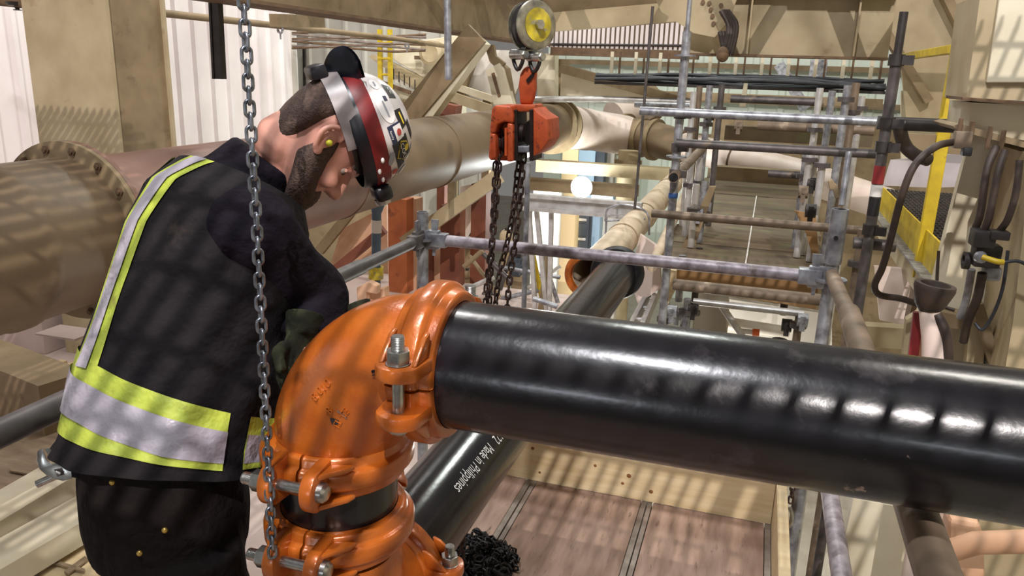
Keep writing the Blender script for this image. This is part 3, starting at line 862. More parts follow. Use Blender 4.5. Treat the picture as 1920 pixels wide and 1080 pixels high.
# hanging chains
cz = 0.80
for nm, px, py, off, dx in (('hand_chain_loop', 937, 285, -0.03, -0.045), ('load_chain', 982, 290, -0.01, -0.05), ('load_chain', 975, 290, 0.02, -0.085), ('hand_chain_loop', 931, 285, 0.02, -0.02)):
    a = hp(px, py, off)
    p_ = thing(nm, a); p_.parent = r; p_.location = a - WORLD[r]
    path = smooth_path([a, a + Vector((dx * 0.3, 0, -0.25)), a + Vector((dx * 0.8, 0.01, -0.45)), a + Vector((dx, 0.01, -0.66))], 6)
    if nm == 'hand_chain_loop': path = [hp(px, py - 40, off)] + path
    run_chain(p_, 'rust_link', path, twist=0.5 + dx * 8, jitter=0.35)
# tail of the load chain round the lower pipe and the chain bag
r = thing('chain_tail', on_y(868, 985, 2.0), 'short run of dark chain beside the lower elbow bolt', 'chain')
a = on_y(866, 975, 2.05)
run_chain(r, 'rust_link', [a + Z * 0.16, a - Z * 0.16], twist=0.2)
bg = on_z(893, 1052, 0.0)
m = M()
for i in range(260):
    a = random.uniform(0, 6.28); rr = 0.15 * math.sqrt(random.random()); h = 0.10 * (1 - (rr / 0.15) ** 2)
    c = Vector((bg.x + rr * math.cos(a) * 1.0, bg.y + rr * math.sin(a) * 0.9, 0.010 + h * random.random()))
    q = Quaternion((random.random() - .5, random.random() - .5, random.random() - .5, random.random() - .5)).normalized().to_matrix()
    ring = [c + q @ Vector((0.012 * math.cos(t_ * 1.05), 0.018 * math.sin(t_ * 1.05), 0)) for t_ in range(6)]
    ring = [Vector((p.x, p.y, max(p.z, 0.004))) for p in ring]
    m.tube(ring, 0.0042, 5, closed=True)
o = m.build('chain_heap', 'black_paint'); tag(o, 'heap of slack black chain on the plywood deck by the lower elbow', 'chain heap', kind='stuff')

# pulley block above the hoist
pc = hp(998, 48); pax = Vector((0.80, -0.60, 0.06)).normalized()
r = thing('pulley_block', pc - Z * 0.10, 'steel pulley block with a yellow worn cheek plate above the orange hoist', 'pulley')
M().lathe(pc - pax * 0.014, pax, [(0, 0.0), (0, 0.074), (0.006, 0.074), (0.014, 0.058), (0.022, 0.074), (0.028, 0.074), (0.028, 0.0)], 40).build('sheave', 'dark_steel', r, smooth=30)
M().lathe(pc + pax * 0.020, pax, [(0, 0.0), (0, 0.078), (0.006, 0.076), (0.010, 0.066), (0.010, 0.0)], 40).build('cheek_plate', 'sheave', r, smooth=30)
M().lathe(pc - pax * 0.030, pax, [(0, 0.0), (0, 0.076), (0.008, 0.078), (0.008, 0.0)], 40).build('cheek_plate', 'sheave', r, smooth=30)
M().lathe(pc + pax * 0.0301, pax, [(0, 0.0), (0.002, 0.052), (0.002, 0.0)], 32).build('paint_patch', 'yellow_worn', r)
m = M(); nut_mesh(m, pc + pax * 0.032, pax, 0.016, 0.014); m.build('axle_nut', 'zinc', r, smooth=20)
M().bar(pc + Z * 0.05, pc + Z * 0.36, 0.030, 0.020).build('hanger_strap', 'galv', r, smooth=0)
for px, py in ((972, 102), (1003, 106)):
    c = hp(px, py, -0.02)
    q = thing('shackle', c); q.parent = r; q.location = c - WORLD[r]
    d_ = Vector((0.85, -0.5, 0)).normalized(); up = (hp(990, 60) - c).normalized()
    path = smooth_path([c - d_ * 0.018, c - d_ * 0.022 - Z * 0.02, c - Z * 0.048, c + d_ * 0.022 - Z * 0.02, c + d_ * 0.018], 5)
    M().tube(path, 0.0065, 10).build('bow', 'dark_steel', q)
    M().tube([c - d_ * 0.030, c + d_ * 0.030], 0.017, 16).build('eye', 'zinc', q, bevel=0.003)
    m = M(); nut_mesh(m, c + d_ * 0.030, d_, 0.012, 0.010); m.build('pin', 'zinc', q, smooth=20)
    M().bar(c, pc - Z * 0.03, 0.016, 0.012).build('lug', 'zinc', q, smooth=0)

# ================================================================== THE WORKER
TA = math.radians(52)
FWD = Vector((math.cos(TA), math.sin(TA), 0)); SIDE = Vector((math.sin(TA), -math.cos(TA), 0))   # SIDE: his right hand side
def section(c, tan, rs, rf, rb=None, side=SIDE):
    t = tan.normalized(); sd = (side - t * side.dot(t)).normalized(); fr = t.cross(sd)
    if fr.dot(FWD) < 0 and abs(fr.dot(FWD)) > 0.2: fr = -fr
    return (c, sd, fr, rs, rf, rb if rb is not None else rf)
def torso_secs(grow=0.0, rows=None):
    secs = []
    cs = [r_[0] for r_ in rows]
    for i, (c, rs, rf, rb) in enumerate(rows):
        tan = cs[min(i + 1, len(cs) - 1)] - cs[max(i - 1, 0)]
        secs.append(section(c, tan, rs + grow, rf + grow, rb + grow))
    return secs
NECK = at(492, 318, 1.66)
ROWS = [(at(312, 905, 1.56), 0.185, 0.165, 0.165),
        (at(322, 830, 1.565), 0.195, 0.180, 0.180),
        (at(342, 735, 1.58), 0.193, 0.178, 0.180),
        (at(366, 640, 1.595), 0.188, 0.168, 0.172),
        (at(388, 550, 1.61), 0.190, 0.160, 0.165),
        (at(408, 465, 1.625), 0.195, 0.155, 0.160),
        (at(430, 395, 1.64), 0.190, 0.140, 0.145),
        (at(455, 345, 1.65), 0.150, 0.105, 0.105),
        (at(480, 322, 1.655), 0.095, 0.075, 0.075)]
SH_R = ROWS[5][0].lerp(ROWS[6][0], 0.7) + SIDE * 0.165
SH_L = ROWS[5][0].lerp(ROWS[6][0], 0.7) - SIDE * 0.165
EL_R = at(600, 560, 1.64); HA_R = at(556, 668, 1.50)
EL_L = SH_L + Vector((0.15, 0.10, -0.25)); HA_L = Vector((-0.76, 1.40, 1.20))
HIP = at(312, 930, 1.575)
person_loc = Vector((HIP.x, HIP.y, 0.0))
person = thing('person', person_loc, 'bearded worker in dark clothes and safety vest bending over the orange elbow', 'person')

# head frame: x forward (face), y left, z up
HA = math.radians(40); PITCH = math.radians(59)
hf = Vector((math.cos(HA), math.sin(HA), 0))
HFX = hf * math.cos(PITCH) - Z * math.sin(PITCH)
HFZ = hf * math.sin(PITCH) + Z * math.cos(PITCH)
HFY = HFZ.cross(HFX)
EAR = at(612, 266, 1.58)
HC = EAR + HFY * 0.074                    # midpoint between the ears
HR = Matrix((HFX, HFY, HFZ)).transposed()
def hd(x, y, z): return HC + HR @ Vector((x, y, z))

# --- body: head, neck, torso core, arms, legs as one skin
b = M()
def hsec(z, xf, xb, w):     # cross-section of the head at height z: front x, back x, half width
    cx_ = (xf + xb) / 2
    return (hd(cx_, 0, z), HFY, HFX, w, (xf - xb) / 2)
b.loft([hsec(-0.125, 0.088, 0.040, 0.022), hsec(-0.115, 0.096, 0.020, 0.042), hsec(-0.09, 0.098, -0.02, 0.056), hsec(-0.06, 0.094, -0.060, 0.064), hsec(-0.02, 0.090, -0.088, 0.070),
        hsec(0.02, 0.092, -0.100, 0.074), hsec(0.06, 0.092, -0.104, 0.077), hsec(0.09, 0.078, -0.096, 0.070), hsec(0.115, 0.05, -0.07, 0.052), hsec(0.128, 0.01, -0.03, 0.02)], 24)
b.loft([(hd(0.090, 0, 0.022), HFY, HFX, 0.010, 0.010), (hd(0.098, 0, 0.004), HFY, HFX, 0.010, 0.012), (hd(0.106, 0, -0.016), HFY, HFX, 0.012, 0.016), (hd(0.112, 0, -0.034), HFY, HFX, 0.015, 0.019), (hd(0.110, 0, -0.046), HFY, HFX, 0.016, 0.018), (hd(0.102, 0, -0.053), HFY, HFX, 0.010, 0.010)], 14)   # nose
b.ell(hd(0.102, -0.013, -0.044), (0.011, 0.008, 0.009), HR); b.ell(hd(0.102, 0.013, -0.044), (0.011, 0.008, 0.009), HR)
b.ell(hd(0.094, 0, 0.022), (0.012, 0.050, 0.012), HR)                       # brow
b.ell(hd(0.099, 0, -0.074), (0.010, 0.022, 0.006), HR); b.ell(hd(0.098, 0, -0.086), (0.010, 0.020, 0.007), HR)                       # lips
b.ell(hd(0.066, -0.046, -0.035), (0.028, 0.020, 0.022), HR); b.ell(hd(0.066, 0.046, -0.035), (0.028, 0.020, 0.022), HR)
b.tube(smooth_path([hd(-0.030, 0, -0.01), hd(-0.042, 0, -0.065), NECK + Vector((0.03, 0.02, 0.02)), NECK - (NECK - ROWS[6][0]) * 0.5], 5), [0.050] * 5 + [0.054] * 5 + [0.064] * 5 + [0.085], 20)
b.loft(torso_secs(-0.035, ROWS[:-1]), 24)
def limb(m, pts, rad, n=16):
    p = smooth_path(pts, 6); k = len(p); rr = []
    for i in range(k):
        t = i / (k - 1) * (len(rad) - 1); j = min(int(t), len(rad) - 2)
        rr.append(rad[j] + (rad[j + 1] - rad[j]) * (t - j))
    m.tube(p, rr, n)
limb(b, [SH_R, EL_R, HA_R], [0.055, 0.040, 0.022]); limb(b, [SH_L, EL_L, HA_L], [0.055, 0.040, 0.022])
KN_R = person_loc + SIDE * 0.11 + FWD * 0.03 + Z * 0.48; KN_L = person_loc - SIDE * 0.11 + FWD * 0.10 + Z * 0.48
FT_R = person_loc + SIDE * 0.12 - FWD * 0.02 + Z * 0.08; FT_L = person_loc - SIDE * 0.12 + FWD * 0.04 + Z * 0.08
HJ_R = HIP + SIDE * 0.095 - Z * 0.04; HJ_L = HIP - SIDE * 0.095 - Z * 0.04
limb(b, [HJ_R, KN_R, FT_R], [0.085, 0.055, 0.040]); limb(b, [HJ_L, KN_L, FT_L], [0.085, 0.055, 0.040])
b.build('body', 'skin', person, remesh=0.0065, relax=3, smooth=80)
# ears
for sg in (-1, 1):
    m = M()
    rim = [(-0.010, 0.033), (0.004, 0.036), (-0.022, 0.026), (-0.028, 0.008), (-0.022, -0.010), (-0.010, -0.024), (0.004, -0.030)]
    path = [hd(0.012, sg * 0.076, 0.020), hd(0.008, sg * 0.084, 0.034), hd(-0.010, sg * 0.090, 0.036), hd(-0.024, sg * 0.094, 0.020), hd(-0.024, sg * 0.093, 0.0), hd(-0.010, sg * 0.086, -0.020), hd(0.004, sg * 0.078, -0.028)]
    p = smooth_path(path, 5)
    m.tube(p, 0.0062, 10)
    m.ell(hd(-0.006, sg * 0.080, 0.006), (0.019, 0.006, 0.026), HR)
    m.ell(hd(0.004, sg * 0.080, -0.024), (0.009, 0.007, 0.010), HR)
    m.build('ear', 'skin', person, remesh=0.003, relax=2, smooth=80)
m = M().ell(hd(0.002, -0.090, 0.002), (0.007, 0.009, 0.007), HR); m.build('ear_plug', 'yellow_plug', person)['label'] = 'yellow foam ear plug'
for sg in (-1, 1):
    e_ = M().ell(hd(0.0690, sg * 0.033, 0.001), (0.0125, 0.0135, 0.0115), HR).build('eye', 'eye_white', person)
    M().ell(hd(0.0800, sg * 0.034, -0.001), (0.003, 0.0055, 0.0055), HR).build('iris', 'eye_dark', e_)
    m = M().tube(smooth_path([hd(0.102, sg * 0.012, 0.024), hd(0.096, sg * 0.034, 0.030), hd(0.076, sg * 0.056, 0.022)], 4), 0.0048, 8); m.build('eyebrow', 'hair', person)
    m = M().tube(smooth_path([hd(0.086, sg * 0.020, 0.008), hd(0.085, sg * 0.033, 0.012), hd(0.075, sg * 0.047, 0.005)], 4), 0.0036, 8); m.build('eyelid', 'skin', person)
# beard: shell over jaw and chin; sideburn up to the ear
HROWS = [(-0.132, 0.086, 0.050, 0.016), (-0.122, 0.094, 0.024, 0.040), (-0.09, 0.098, -0.02, 0.056), (-0.06, 0.094, -0.060, 0.064), (-0.02, 0.090, -0.088, 0.070), (0.02, 0.092, -0.100, 0.074), (0.06, 0.092, -0.104, 0.077)]
def head_pt(z, a, off):
    """point on the head at height z, angle a from the face round to the ear"""
    for r0, r1 in zip(HROWS, HROWS[1:]):
        if z <= r1[0]: break
    t = (z - r0[0]) / (r1[0] - r0[0])
    f_, bk, w_ = [r0[i] + (r1[i] - r0[i]) * t for i in (1, 2, 3)]
    return hd((f_ + bk) / 2 + ((f_ - bk) / 2 + off) * math.cos(a), (w_ + off) * math.sin(a), z - off * 0.8 * max(0.0, (-0.08 - z) / 0.05))
m = M(); vs = []; NA, NB = 48, 12
for i in range(NA + 1):
    a = math.radians(-112 + 224 * i / NA); aa = abs(math.degrees(a))
    ztop = -0.060 if aa < 22 else (-0.060 - 0.012 * (aa - 22) / 18 if aa < 40 else (-0.072 + 0.098 * min(1.0, (aa - 40) / 38) ** 1.6 if aa < 78 else 0.026 - 0.08 * (aa - 78) / 34))
    for j in range(NB + 1):
        t = j / NB; z = -0.131 + (ztop + 0.131) * t
        edge = min(1.0, 5 * (1 - t)) * min(1.0, (112 - aa) / 14)
        vs.append(head_pt(z, a, 0.001 + 0.013 * edge * (0.55 + 0.45 * (1 - t)) + 0.0012 * math.sin(i * 2.3 + j * 3.1)))
m.add(vs, [(i * (NB + 1) + j, (i + 1) * (NB + 1) + j, (i + 1) * (NB + 1) + j + 1, i * (NB + 1) + j + 1) for i in range(NA) for j in range(NB)])
m.build('beard', 'hair', person, smooth=80)
m = M()
m.loft([hsec(-0.085, -0.03, -0.066, 0.036), hsec(-0.055, -0.026, -0.086, 0.056), hsec(-0.02, -0.022, -0.097, 0.0735), hsec(0.02, -0.016, -0.1055, 0.0775), hsec(0.06, 0.004, -0.1085, 0.080), hsec(0.085, 0.0, -0.101, 0.074)], 24)
m.build('hair', 'hair', person, relax=1, smooth=80)

# --- sweater: sleeves and body
m = M()
m.loft(torso_secs(-0.012, ROWS[1:]), 28)
limb(m, [SH_R - SIDE * 0.05, SH_R + Z * 0.01, SH_R.lerp(EL_R, 0.5) - Z * 0.005, EL_R, EL_R.lerp(HA_R, 0.75)], [0.085, 0.092, 0.074, 0.062, 0.050])
limb(m, [SH_L + SIDE * 0.05, SH_L + Z * 0.01, SH_L.lerp(EL_L, 0.5), EL_L, EL_L.lerp(HA_L, 0.8)], [0.085, 0.090, 0.074, 0.062, 0.048])
m.tube([ROWS[6][0].lerp(NECK, 0.5), NECK + (hd(-0.05, 0, -0.05) - NECK) * 0.25], [0.105, 0.082], 24)
m.build('sweater', 'sweater', person, remesh=0.007, relax=4, smooth=80)

# --- trousers
m = M()
m.loft([section(HIP - Z * 0.10, Z, 0.175, 0.150), section(HIP - Z * 0.03, Z, 0.180, 0.158), section(HIP + Z * 0.06, Z, 0.176, 0.155), section(ROWS[1][0], ROWS[2][0] - ROWS[0][0], 0.180, 0.165), section(ROWS[2][0], ROWS[2][0] - ROWS[0][0], 0.150, 0.14)], 28)
limb(m, [HJ_R - Z * 0.02, HJ_R.lerp(KN_R, 0.5), KN_R, KN_R.lerp(FT_R, 0.6), FT_R], [0.118, 0.108, 0.090, 0.080, 0.085])
limb(m, [HJ_L - Z * 0.02, HJ_L.lerp(KN_L, 0.5), KN_L, KN_L.lerp(FT_L, 0.6), FT_L], [0.118, 0.108, 0.090, 0.080, 0.085])
tr = m.build('trousers', 'trousers', person, remesh=0.009, relax=4, smooth=80)
# boots
for c in (FT_R, FT_L):
    m = M().ell(c + FWD * 0.07 - Z * 0.02, (0.15, 0.055, 0.06), Matrix.Rotation(TA, 3, 'Z')).tube([c, c + Z * 0.10], 0.06, 14)
    m.v = [Vector((p.x, p.y, max(p.z, 0.002))) for p in m.v]
    m.build('boot', 'rubber', person)
# back pocket patch and rivets
def on_hip(px, py, d): return at(px, py, d)
for px, py in ((211, 904), (309, 994), (262, 1037)):
    c = at(px, py, 1.40); dirn = (c - CAM).normalized()
    hit = None
    dg = bpy.context.evaluated_depsgraph_get()
    ok, loc, nor, _ = tr.data and tr.ray_cast(CAM - WORLD[person], dirn)
    if ok:
        loc = loc + WORLD[person]
        M().ell(loc, (0.006, 0.006, 0.006), None, 10, 6).build('rivet', 'brass', tr)

# --- vest: open shell over the torso with reflective bands
VG = 0.020
VR = [(ROWS[0][0].lerp(ROWS[1][0], 0.62), 0.205, 0.185, 0.195)] + ROWS[1:7] + [(at(452, 350, 1.65), 0.160, 0.112, 0.112)]
def vest_secs(rows=VR): return torso_secs(VG, rows)
SE = vest_secs()
def vest_pt(v, th, off=0.0):
    """point on the vest: v = row coordinate (0 hem .. 7 shoulder), th = angle from his right side towards the front"""
    i = min(int(v), len(SE) - 2); t = v - i
    def p_(s_):
        c, ax, ay, rs, rf, rb = s_
        sa = math.sin(th); w_ = 0.006 * math.sin(5 * th + v * 1.7) + 0.004 * math.sin(11 * th - v)
        w_ *= max(0.0, 1 - v / 4.0)
        return c + ax * ((rs + off + w_) * math.cos(th)) + ay * (((rf if sa > 0 else rb) + off + w_) * sa)
    return p_(SE[i]).lerp(p_(SE[i + 1]), t)
NV, NT = 29, 64
m = M(); vs = []
for i in range(NV):
    v = 7.0 * i / (NV - 1)
    vs += [vest_pt(v, 2 * math.pi * j / NT) for j in range(NT)]
fs = []
for i in range(NV - 1):
    for j in range(NT):
        fs.append((i * NT + j, i * NT + (j + 1) % NT, (i + 1) * NT + (j + 1) % NT, (i + 1) * NT + j))
m.add(vs, fs)
vest = m.build('vest', 'vest', person, smooth=80)
def band(name, mname, v0, v1, th0, th1, off, n=60, wob=None):
    m = M(); vs = []
    for j in range(n + 1):
        t = j / n
        th = th0 + (th1 - th0) * t
        drop = 0.80 * (0.5 + 0.5 * math.cos(th - 0.55))
        for v in (v0, v0 + (v1 - v0) * 0.5, v1):
            vs.append(vest_pt(max(0.0, v - drop), th, off))
    m.add(vs, [(3 * j + k, 3 * (j + 1) + k, 3 * (j + 1) + k + 1, 3 * j + k + 1) for j in range(n) for k in (0, 1)])
    return m.build(name, mname, vest, smooth=80)
for t0_, t1_ in ((-math.pi * 1.15, 0.14), (0.36, math.pi * 0.8)):
    band('lime_band', 'lime', 1.30, 2.62, t0_, t1_, 0.003)
    band('reflective_band', 'silver_tape', 1.64, 2.28, t0_, t1_, 0.006)
def vband(name, mname, pts, w0, w1, off):
    """band running up the vest: pts (v, theta); w0, w1 angular edges"""
    m = M(); vs = []
    P = smooth_path([Vector((a, b_, 0)) for a, b_ in pts], 8)
    for p in P:
        for k in range(4):
            vs.append(vest_pt(max(0.0, min(6.99, p.x)), p.y + w0 + (w1 - w0) * k / 3, off))
    m.add(vs, [(4 * j + k, 4 * (j + 1) + k, 4 * (j + 1) + k + 1, 4 * j + k + 1) for j in range(len(P) - 1) for k in range(3)])
    return m.build(name, mname, vest, smooth=80)
for base in (-1.38, -2.28):
    vband('lime_band', 'lime', [(2.2, base), (4.0, base), (5.5, base + 0.06), (6.6, base + 0.20), (6.99, base + 0.30)], -0.21, 0.21, 0.003)
    vband('reflective_band', 'silver_tape', [(2.2, base), (4.0, base), (5.5, base + 0.06), (6.6, base + 0.20), (6.99, base + 0.30)], -0.10, 0.10, 0.006)

# --- gloved hands
def glove(c, d, palm_n, thumb_side, curl, parent):
    """hand with palm at c pointing along d; palm_n: the way the palm faces; thumb_side: +1/-1 along d x palm_n"""
    d = Vector(d).normalized(); n = Vector(palm_n); n = (n - d * n.dot(d)).normalized(); s = d.cross(n) * thumb_side
    m = M()
    m.loft([(c - d * 0.055, s, n, 0.030, 0.022), (c - d * 0.02, s, n, 0.040, 0.019), (c + d * 0.02, s, n, 0.045, 0.018), (c + d * 0.045, s, n, 0.042, 0.016)], 16)
    for k, (off, ln) in enumerate(((0.031, 0.070), (0.011, 0.080), (-0.010, 0.075), (-0.030, 0.060))):
        p0 = c + d * 0.035 + s * off; a = 0.25; pts = [p0]
        for q in range(3):
            a += curl
            p0 = p0 + (d * math.cos(a) + n * math.sin(a)) * (ln / 3 * (1.15 - 0.12 * q))
            pts.append(p0)
        m.tube(smooth_path(pts, 3), [0.0115 - 0.0003 * q for q in range(10)], 10)
        m.ell(pts[-1], (0.009, 0.009, 0.009), None, 10, 6)
    p0 = c - d * 0.02 + s * 0.036
    pts = [p0, p0 + s * 0.022 + d * 0.022 + n * 0.012, p0 + s * 0.026 + d * 0.050 + n * 0.030]
    m.tube(smooth_path(pts, 4), [0.014] * 5 + [0.011] * 4, 10); m.ell(pts[-1], (0.011, 0.011, 0.011), None, 10, 6)
    m.tube([c - d * 0.095, c - d * 0.05], [0.038, 0.031], 16)
    return m.build('glove', 'glove', parent, remesh=0.004, relax=2, smooth=80)
dR = (HA_R - EL_R).normalized()
glove(HA_R + Vector((0.0, 0.0, -0.01)), Vector((0.1, -0.5, -0.75)), Vector((0.9, -0.2, 0.2)), 1, 0.35, person)
glove(HA_L + Vector((0.02, 0.0, -0.02)), Vector((0.5, -0.2, -0.8)), Vector((-0.2, -1, 0)), -1, 0.35, person)

# ================================================================== HARD HAT
TILT = math.radians(14)               # sits tipped back off the brow
QX = HFX * math.cos(TILT) - HFZ * math.sin(TILT); QZ = HFX * math.sin(TILT) + HFZ * math.cos(TILT)
QY = HFY
HO = hd(0.030, 0, 0.070)
def hq(x, y, z): return HO + QX * x + QY * y + QZ * z
hat = thing('hard_hat', HO, 'sticker covered hard hat with dark red band worn by the worker', 'hard hat')
HL, HW, HH = 0.122, 0.104, 0.112
def shell_pt(az, el, off=0.0):
    e = max(el, 0.0)
    ce, se = math.cos(e), math.sin(e)
    return hq((HL + off) * ce * math.cos(az) - 0.004, (HW + off) * ce * math.sin(az), (HH + off) * se ** 0.92 + (0.0 if el >= 0 else el * 0.13) + 0.005)
def shell_patch(name, mname, az0, az1, el0, el1, off, parent, na=48, ne=14, full=False):
    m = M(); vs = []
    for i in range(ne + 1):
        el = el0 + (el1 - el0) * i / ne
        for j in range(na + 1):
            vs.append(shell_pt(az0 + (az1 - az0) * j / na, el, off))
    m.add(vs, [(i * (na + 1) + j, i * (na + 1) + j + 1, (i + 1) * (na + 1) + j + 1, (i + 1) * (na + 1) + j) for i in range(ne) for j in range(na)])
    return m.build(name, mname, parent, smooth=80)
sh = shell_patch('shell', 'hat_white', 0, 2 * math.pi, 0.0, math.pi / 2, 0.0, hat, 64, 18)
shell_patch('red_band', 'hat_red', 0, 2 * math.pi, -0.02, 0.24, 0.002, hat, 64, 4)
m = M(); vs = []
for j in range(65):
    a = 2 * math.pi * j / 64
    for (k, z) in ((1.01, 0.004), (0.99, -0.022), (0.95, -0.024)):
        vs.append(hq(HL * k * math.cos(a) - 0.004, HW * k * math.sin(a), z))
m.add(vs, [(3 * j + k, 3 * j + k + 1, 3 * (j + 1) + k + 1, 3 * (j + 1) + k) for j in range(64) for k in (0, 1)])
m.build('rim', 'hat_black', hat, smooth=60)
# suspension strap: dark band with grey stretch on his right and rear
m = M(); vs = []
def strap(name, mname, a0, a1, z0, z1, k):
    m = M(); vs = []
    for j in range(25):
        a = a0 + (a1 - a0) * j / 24
        for z in (z0, z1): vs.append(hq((HL * k - 0.002) * math.cos(a) - 0.026, HW * k * math.sin(a), z))
    m.add(vs, [(2 * j, 2 * j + 1, 2 * j + 3, 2 * j + 2) for j in range(24)])
    return m.build(name, mname, hat, smooth=80)
strap('grey_strap', 'strap_grey', math.radians(-172), math.radians(-68), -0.042, -0.004, 0.95)
strap('dark_strap', 'hat_black', math.radians(-72), math.radians(10), -0.034, -0.010, 0.94)
strap('dark_strap', 'hat_black', math.radians(10), math.radians(195), -0.034, -0.010, 0.935)
# rear peak standing up, with its underlip
m = M(); vs = []
NP = 16
for i in range(7):
    t = i / 6
    for j in range(NP + 1):
        s_ = -1 + 2 * j / NP
        ext = math.sqrt(max(0.0, 1 - s_ * s_))
        lat = 0.052 * s_ * (1 - 0.10 * t)
        vs.append(hq(-HL * 0.90 - 0.070 * t * ext, -0.030 - lat * 0.55 - 0.02 * t, 0.002 + lat * 0.80 + 0.012 * t * ext))
vb = [p + QZ * -0.005 for p in vs]
fs = [(i * (NP + 1) + j, i * (NP + 1) + j + 1, (i + 1) * (NP + 1) + j + 1, (i + 1) * (NP + 1) + j) for i in range(6) for j in range(NP)]
m.add(vs, fs); m.add(vb, [f[::-1] for f in fs])
m.build('rear_peak', 'hat_black_gloss', hat, smooth=60)
M().box(hq(-HL - 0.020, 0.0, -0.040), (0.030, 0.09, 0.036), Matrix((QX, QY, QZ)).transposed()).build('ratchet', 'hat_black', hat, bevel=0.008)
# headlamp at the front edge
c = hq(HL + 0.012, -0.010, 0.012)
M().box(c, (0.036, 0.060, 0.040), Matrix((QX, QY, QZ)).transposed()).build('headlamp', 'hat_black', hat, bevel=0.010, smooth=60)
M().lathe(c + QX * 0.014 - QZ * 0.004, QX, [(0, 0.017), (0.012, 0.018), (0.013, 0.015), (0.011, 0.0)], 20).build('lamp_lens', 'lens', hat)
for az, el in ((-50, 0.02), (-35, 0.06), (-62, 0.10)):
    M().ell(shell_pt(math.radians(az), el, 0.004), (0.004, 0.004, 0.006), None, 8, 6).build('band_clip', 'print_white', hat)

def sticker(mname, az, el, w, h, rot=0.0, shape='rect', off=0.0012, name='sticker', parent=None):
    """flat print wrapped on the shell; w, h in metres"""
    az, el = math.radians(az), math.radians(el)
    w, h = w * 1.18, h * 1.18
    K = 24
    if shape == 'ell': prof = [(math.cos(2 * math.pi * k / K) * w / 2, math.sin(2 * math.pi * k / K) * h / 2) for k in range(K)]
    elif shape == 'dia': prof = [(0, h / 2), (w * 0.28, h * 0.42), (w / 2, 0), (0, -h / 2), (-w / 2, 0), (-w * 0.28, h * 0.42)]
    else: prof = [(w / 2, h / 2), (0, h / 2), (-w / 2, h / 2), (-w / 2, 0), (-w / 2, -h / 2), (0, -h / 2), (w / 2, -h / 2), (w / 2, 0)]
    vs = []
    rings = (1.0, 0.66, 0.33)
    for q in rings:
        for a, b_ in prof:
            a, b_ = a * q, b_ * q
            x, y = a * math.cos(rot) - b_ * math.sin(rot), a * math.sin(rot) + b_ * math.cos(rot)
            vs.append(shell_pt(az + x / (0.125 * max(math.cos(el), 0.25)), el + y / 0.130, off))
    vs.append(shell_pt(az, el, off))
    k = len(prof)
    fs = [(r_ * k + i, r_ * k + (i + 1) % k, (r_ + 1) * k + (i + 1) % k, (r_ + 1) * k + i) for r_ in range(2) for i in range(k)]
    fs += [(2 * k + i, 2 * k + (i + 1) % k, 3 * k) for i in range(k)]
    return M().add(vs, fs).build(name, mname, parent or hat, smooth=80)
def sticker_text(body, size, az, el, rot, mname, parent, off=0.0030):
    az, el = math.radians(az), math.radians(el)
    vs, fs = text_mesh(body, size, 0.0)
    out = []
    for p in vs:
        x, y = p.x * math.cos(rot) - p.y * math.sin(rot), p.x * math.sin(rot) + p.y * math.cos(rot)
        out.append(shell_pt(az + x / (0.125 * math.cos(el)), el + y / 0.13, off))
    M().add(out, fs).build('print', mname, parent, smooth=0)
s1 = sticker('print_white', -112, 27, 0.060, 0.038, 0.1, 'ell'); sticker('print_navy', -122, 30, 0.010, 0.009, 0.1, off=0.0022, name='print', parent=s1)
sticker('print_grey', -110, 26, 0.030, 0.004, 0.1, off=0.0022, name='print', parent=s1)
s1 = sticker('print_white', -142, 25, 0.026, 0.020, 0, 'ell'); sticker('print_grey', -142, 25, 0.012, 0.004, 0, off=0.0022, name='print', parent=s1)
s1 = sticker('print_black', -136, 42, 0.030, 0.024, 0.2); sticker_text('CC', 0.014, -136, 42, 0.2, 'print_white', s1)
s1 = sticker('print_black', -96, 44, 0.034, 0.026, 0.2); sticker('print_yellow', -96, 44, 0.022, 0.005, 0.2, off=0.0024, name='print', parent=s1)
s1 = sticker('print_navy', -82, 30, 0.034, 0.036, 0.1); sticker('print_white', -82, 33, 0.027, 0.023, 0.1, off=0.0024, name='print', parent=s1); sticker('print_red', -82, 33, 0.013, 0.013, 0.1, 'ell', off=0.0036, name='print', parent=s1)
sticker_text('family', 0.0085, -82, 22.5, 0.1, 'print_white', s1)
s1 = sticker('print_black', -55, 34, 0.058, 0.048, 0.1); sticker('print_yellow', -55, 34, 0.050, 0.042, 0.1, 'dia', off=0.0022, name='print', parent=s1)
sticker('print_black', -55, 34, 0.045, 0.037, 0.1, 'dia', off=0.0030, name='print', parent=s1); sticker('print_yellow', -58, 39, 0.014, 0.013, 0.1, 'ell', off=0.0038, name='print', parent=s1)
sticker_text('COOL', 0.0175, -55, 33, 0.1, 'print_white', s1, 0.0044)
s1 = sticker('print_grey', -58, 16, 0.028, 0.014, -0.5, 'ell', off=0.0028)
sticker('print_red', -37, 18, 0.014, 0.014, 0.0, 'ell', off=0.0028)
s1 = sticker('print_white', -22, 30, 0.040, 0.036, 0, 'ell'); sticker('print_grey', -22, 30, 0.030, 0.027, 0, 'ell', off=0.0024, name='print', parent=s1); sticker('print_white', -22, 30, 0.024, 0.022, 0, 'ell', off=0.0034, name='print', parent=s1)
sticker('print_black', -70, 58, 0.040, 0.016, 0.3); sticker('print_grey', -25, 55, 0.030, 0.020, 0.0); sticker('print_black', -4, 26, 0.020, 0.03, 0.0)

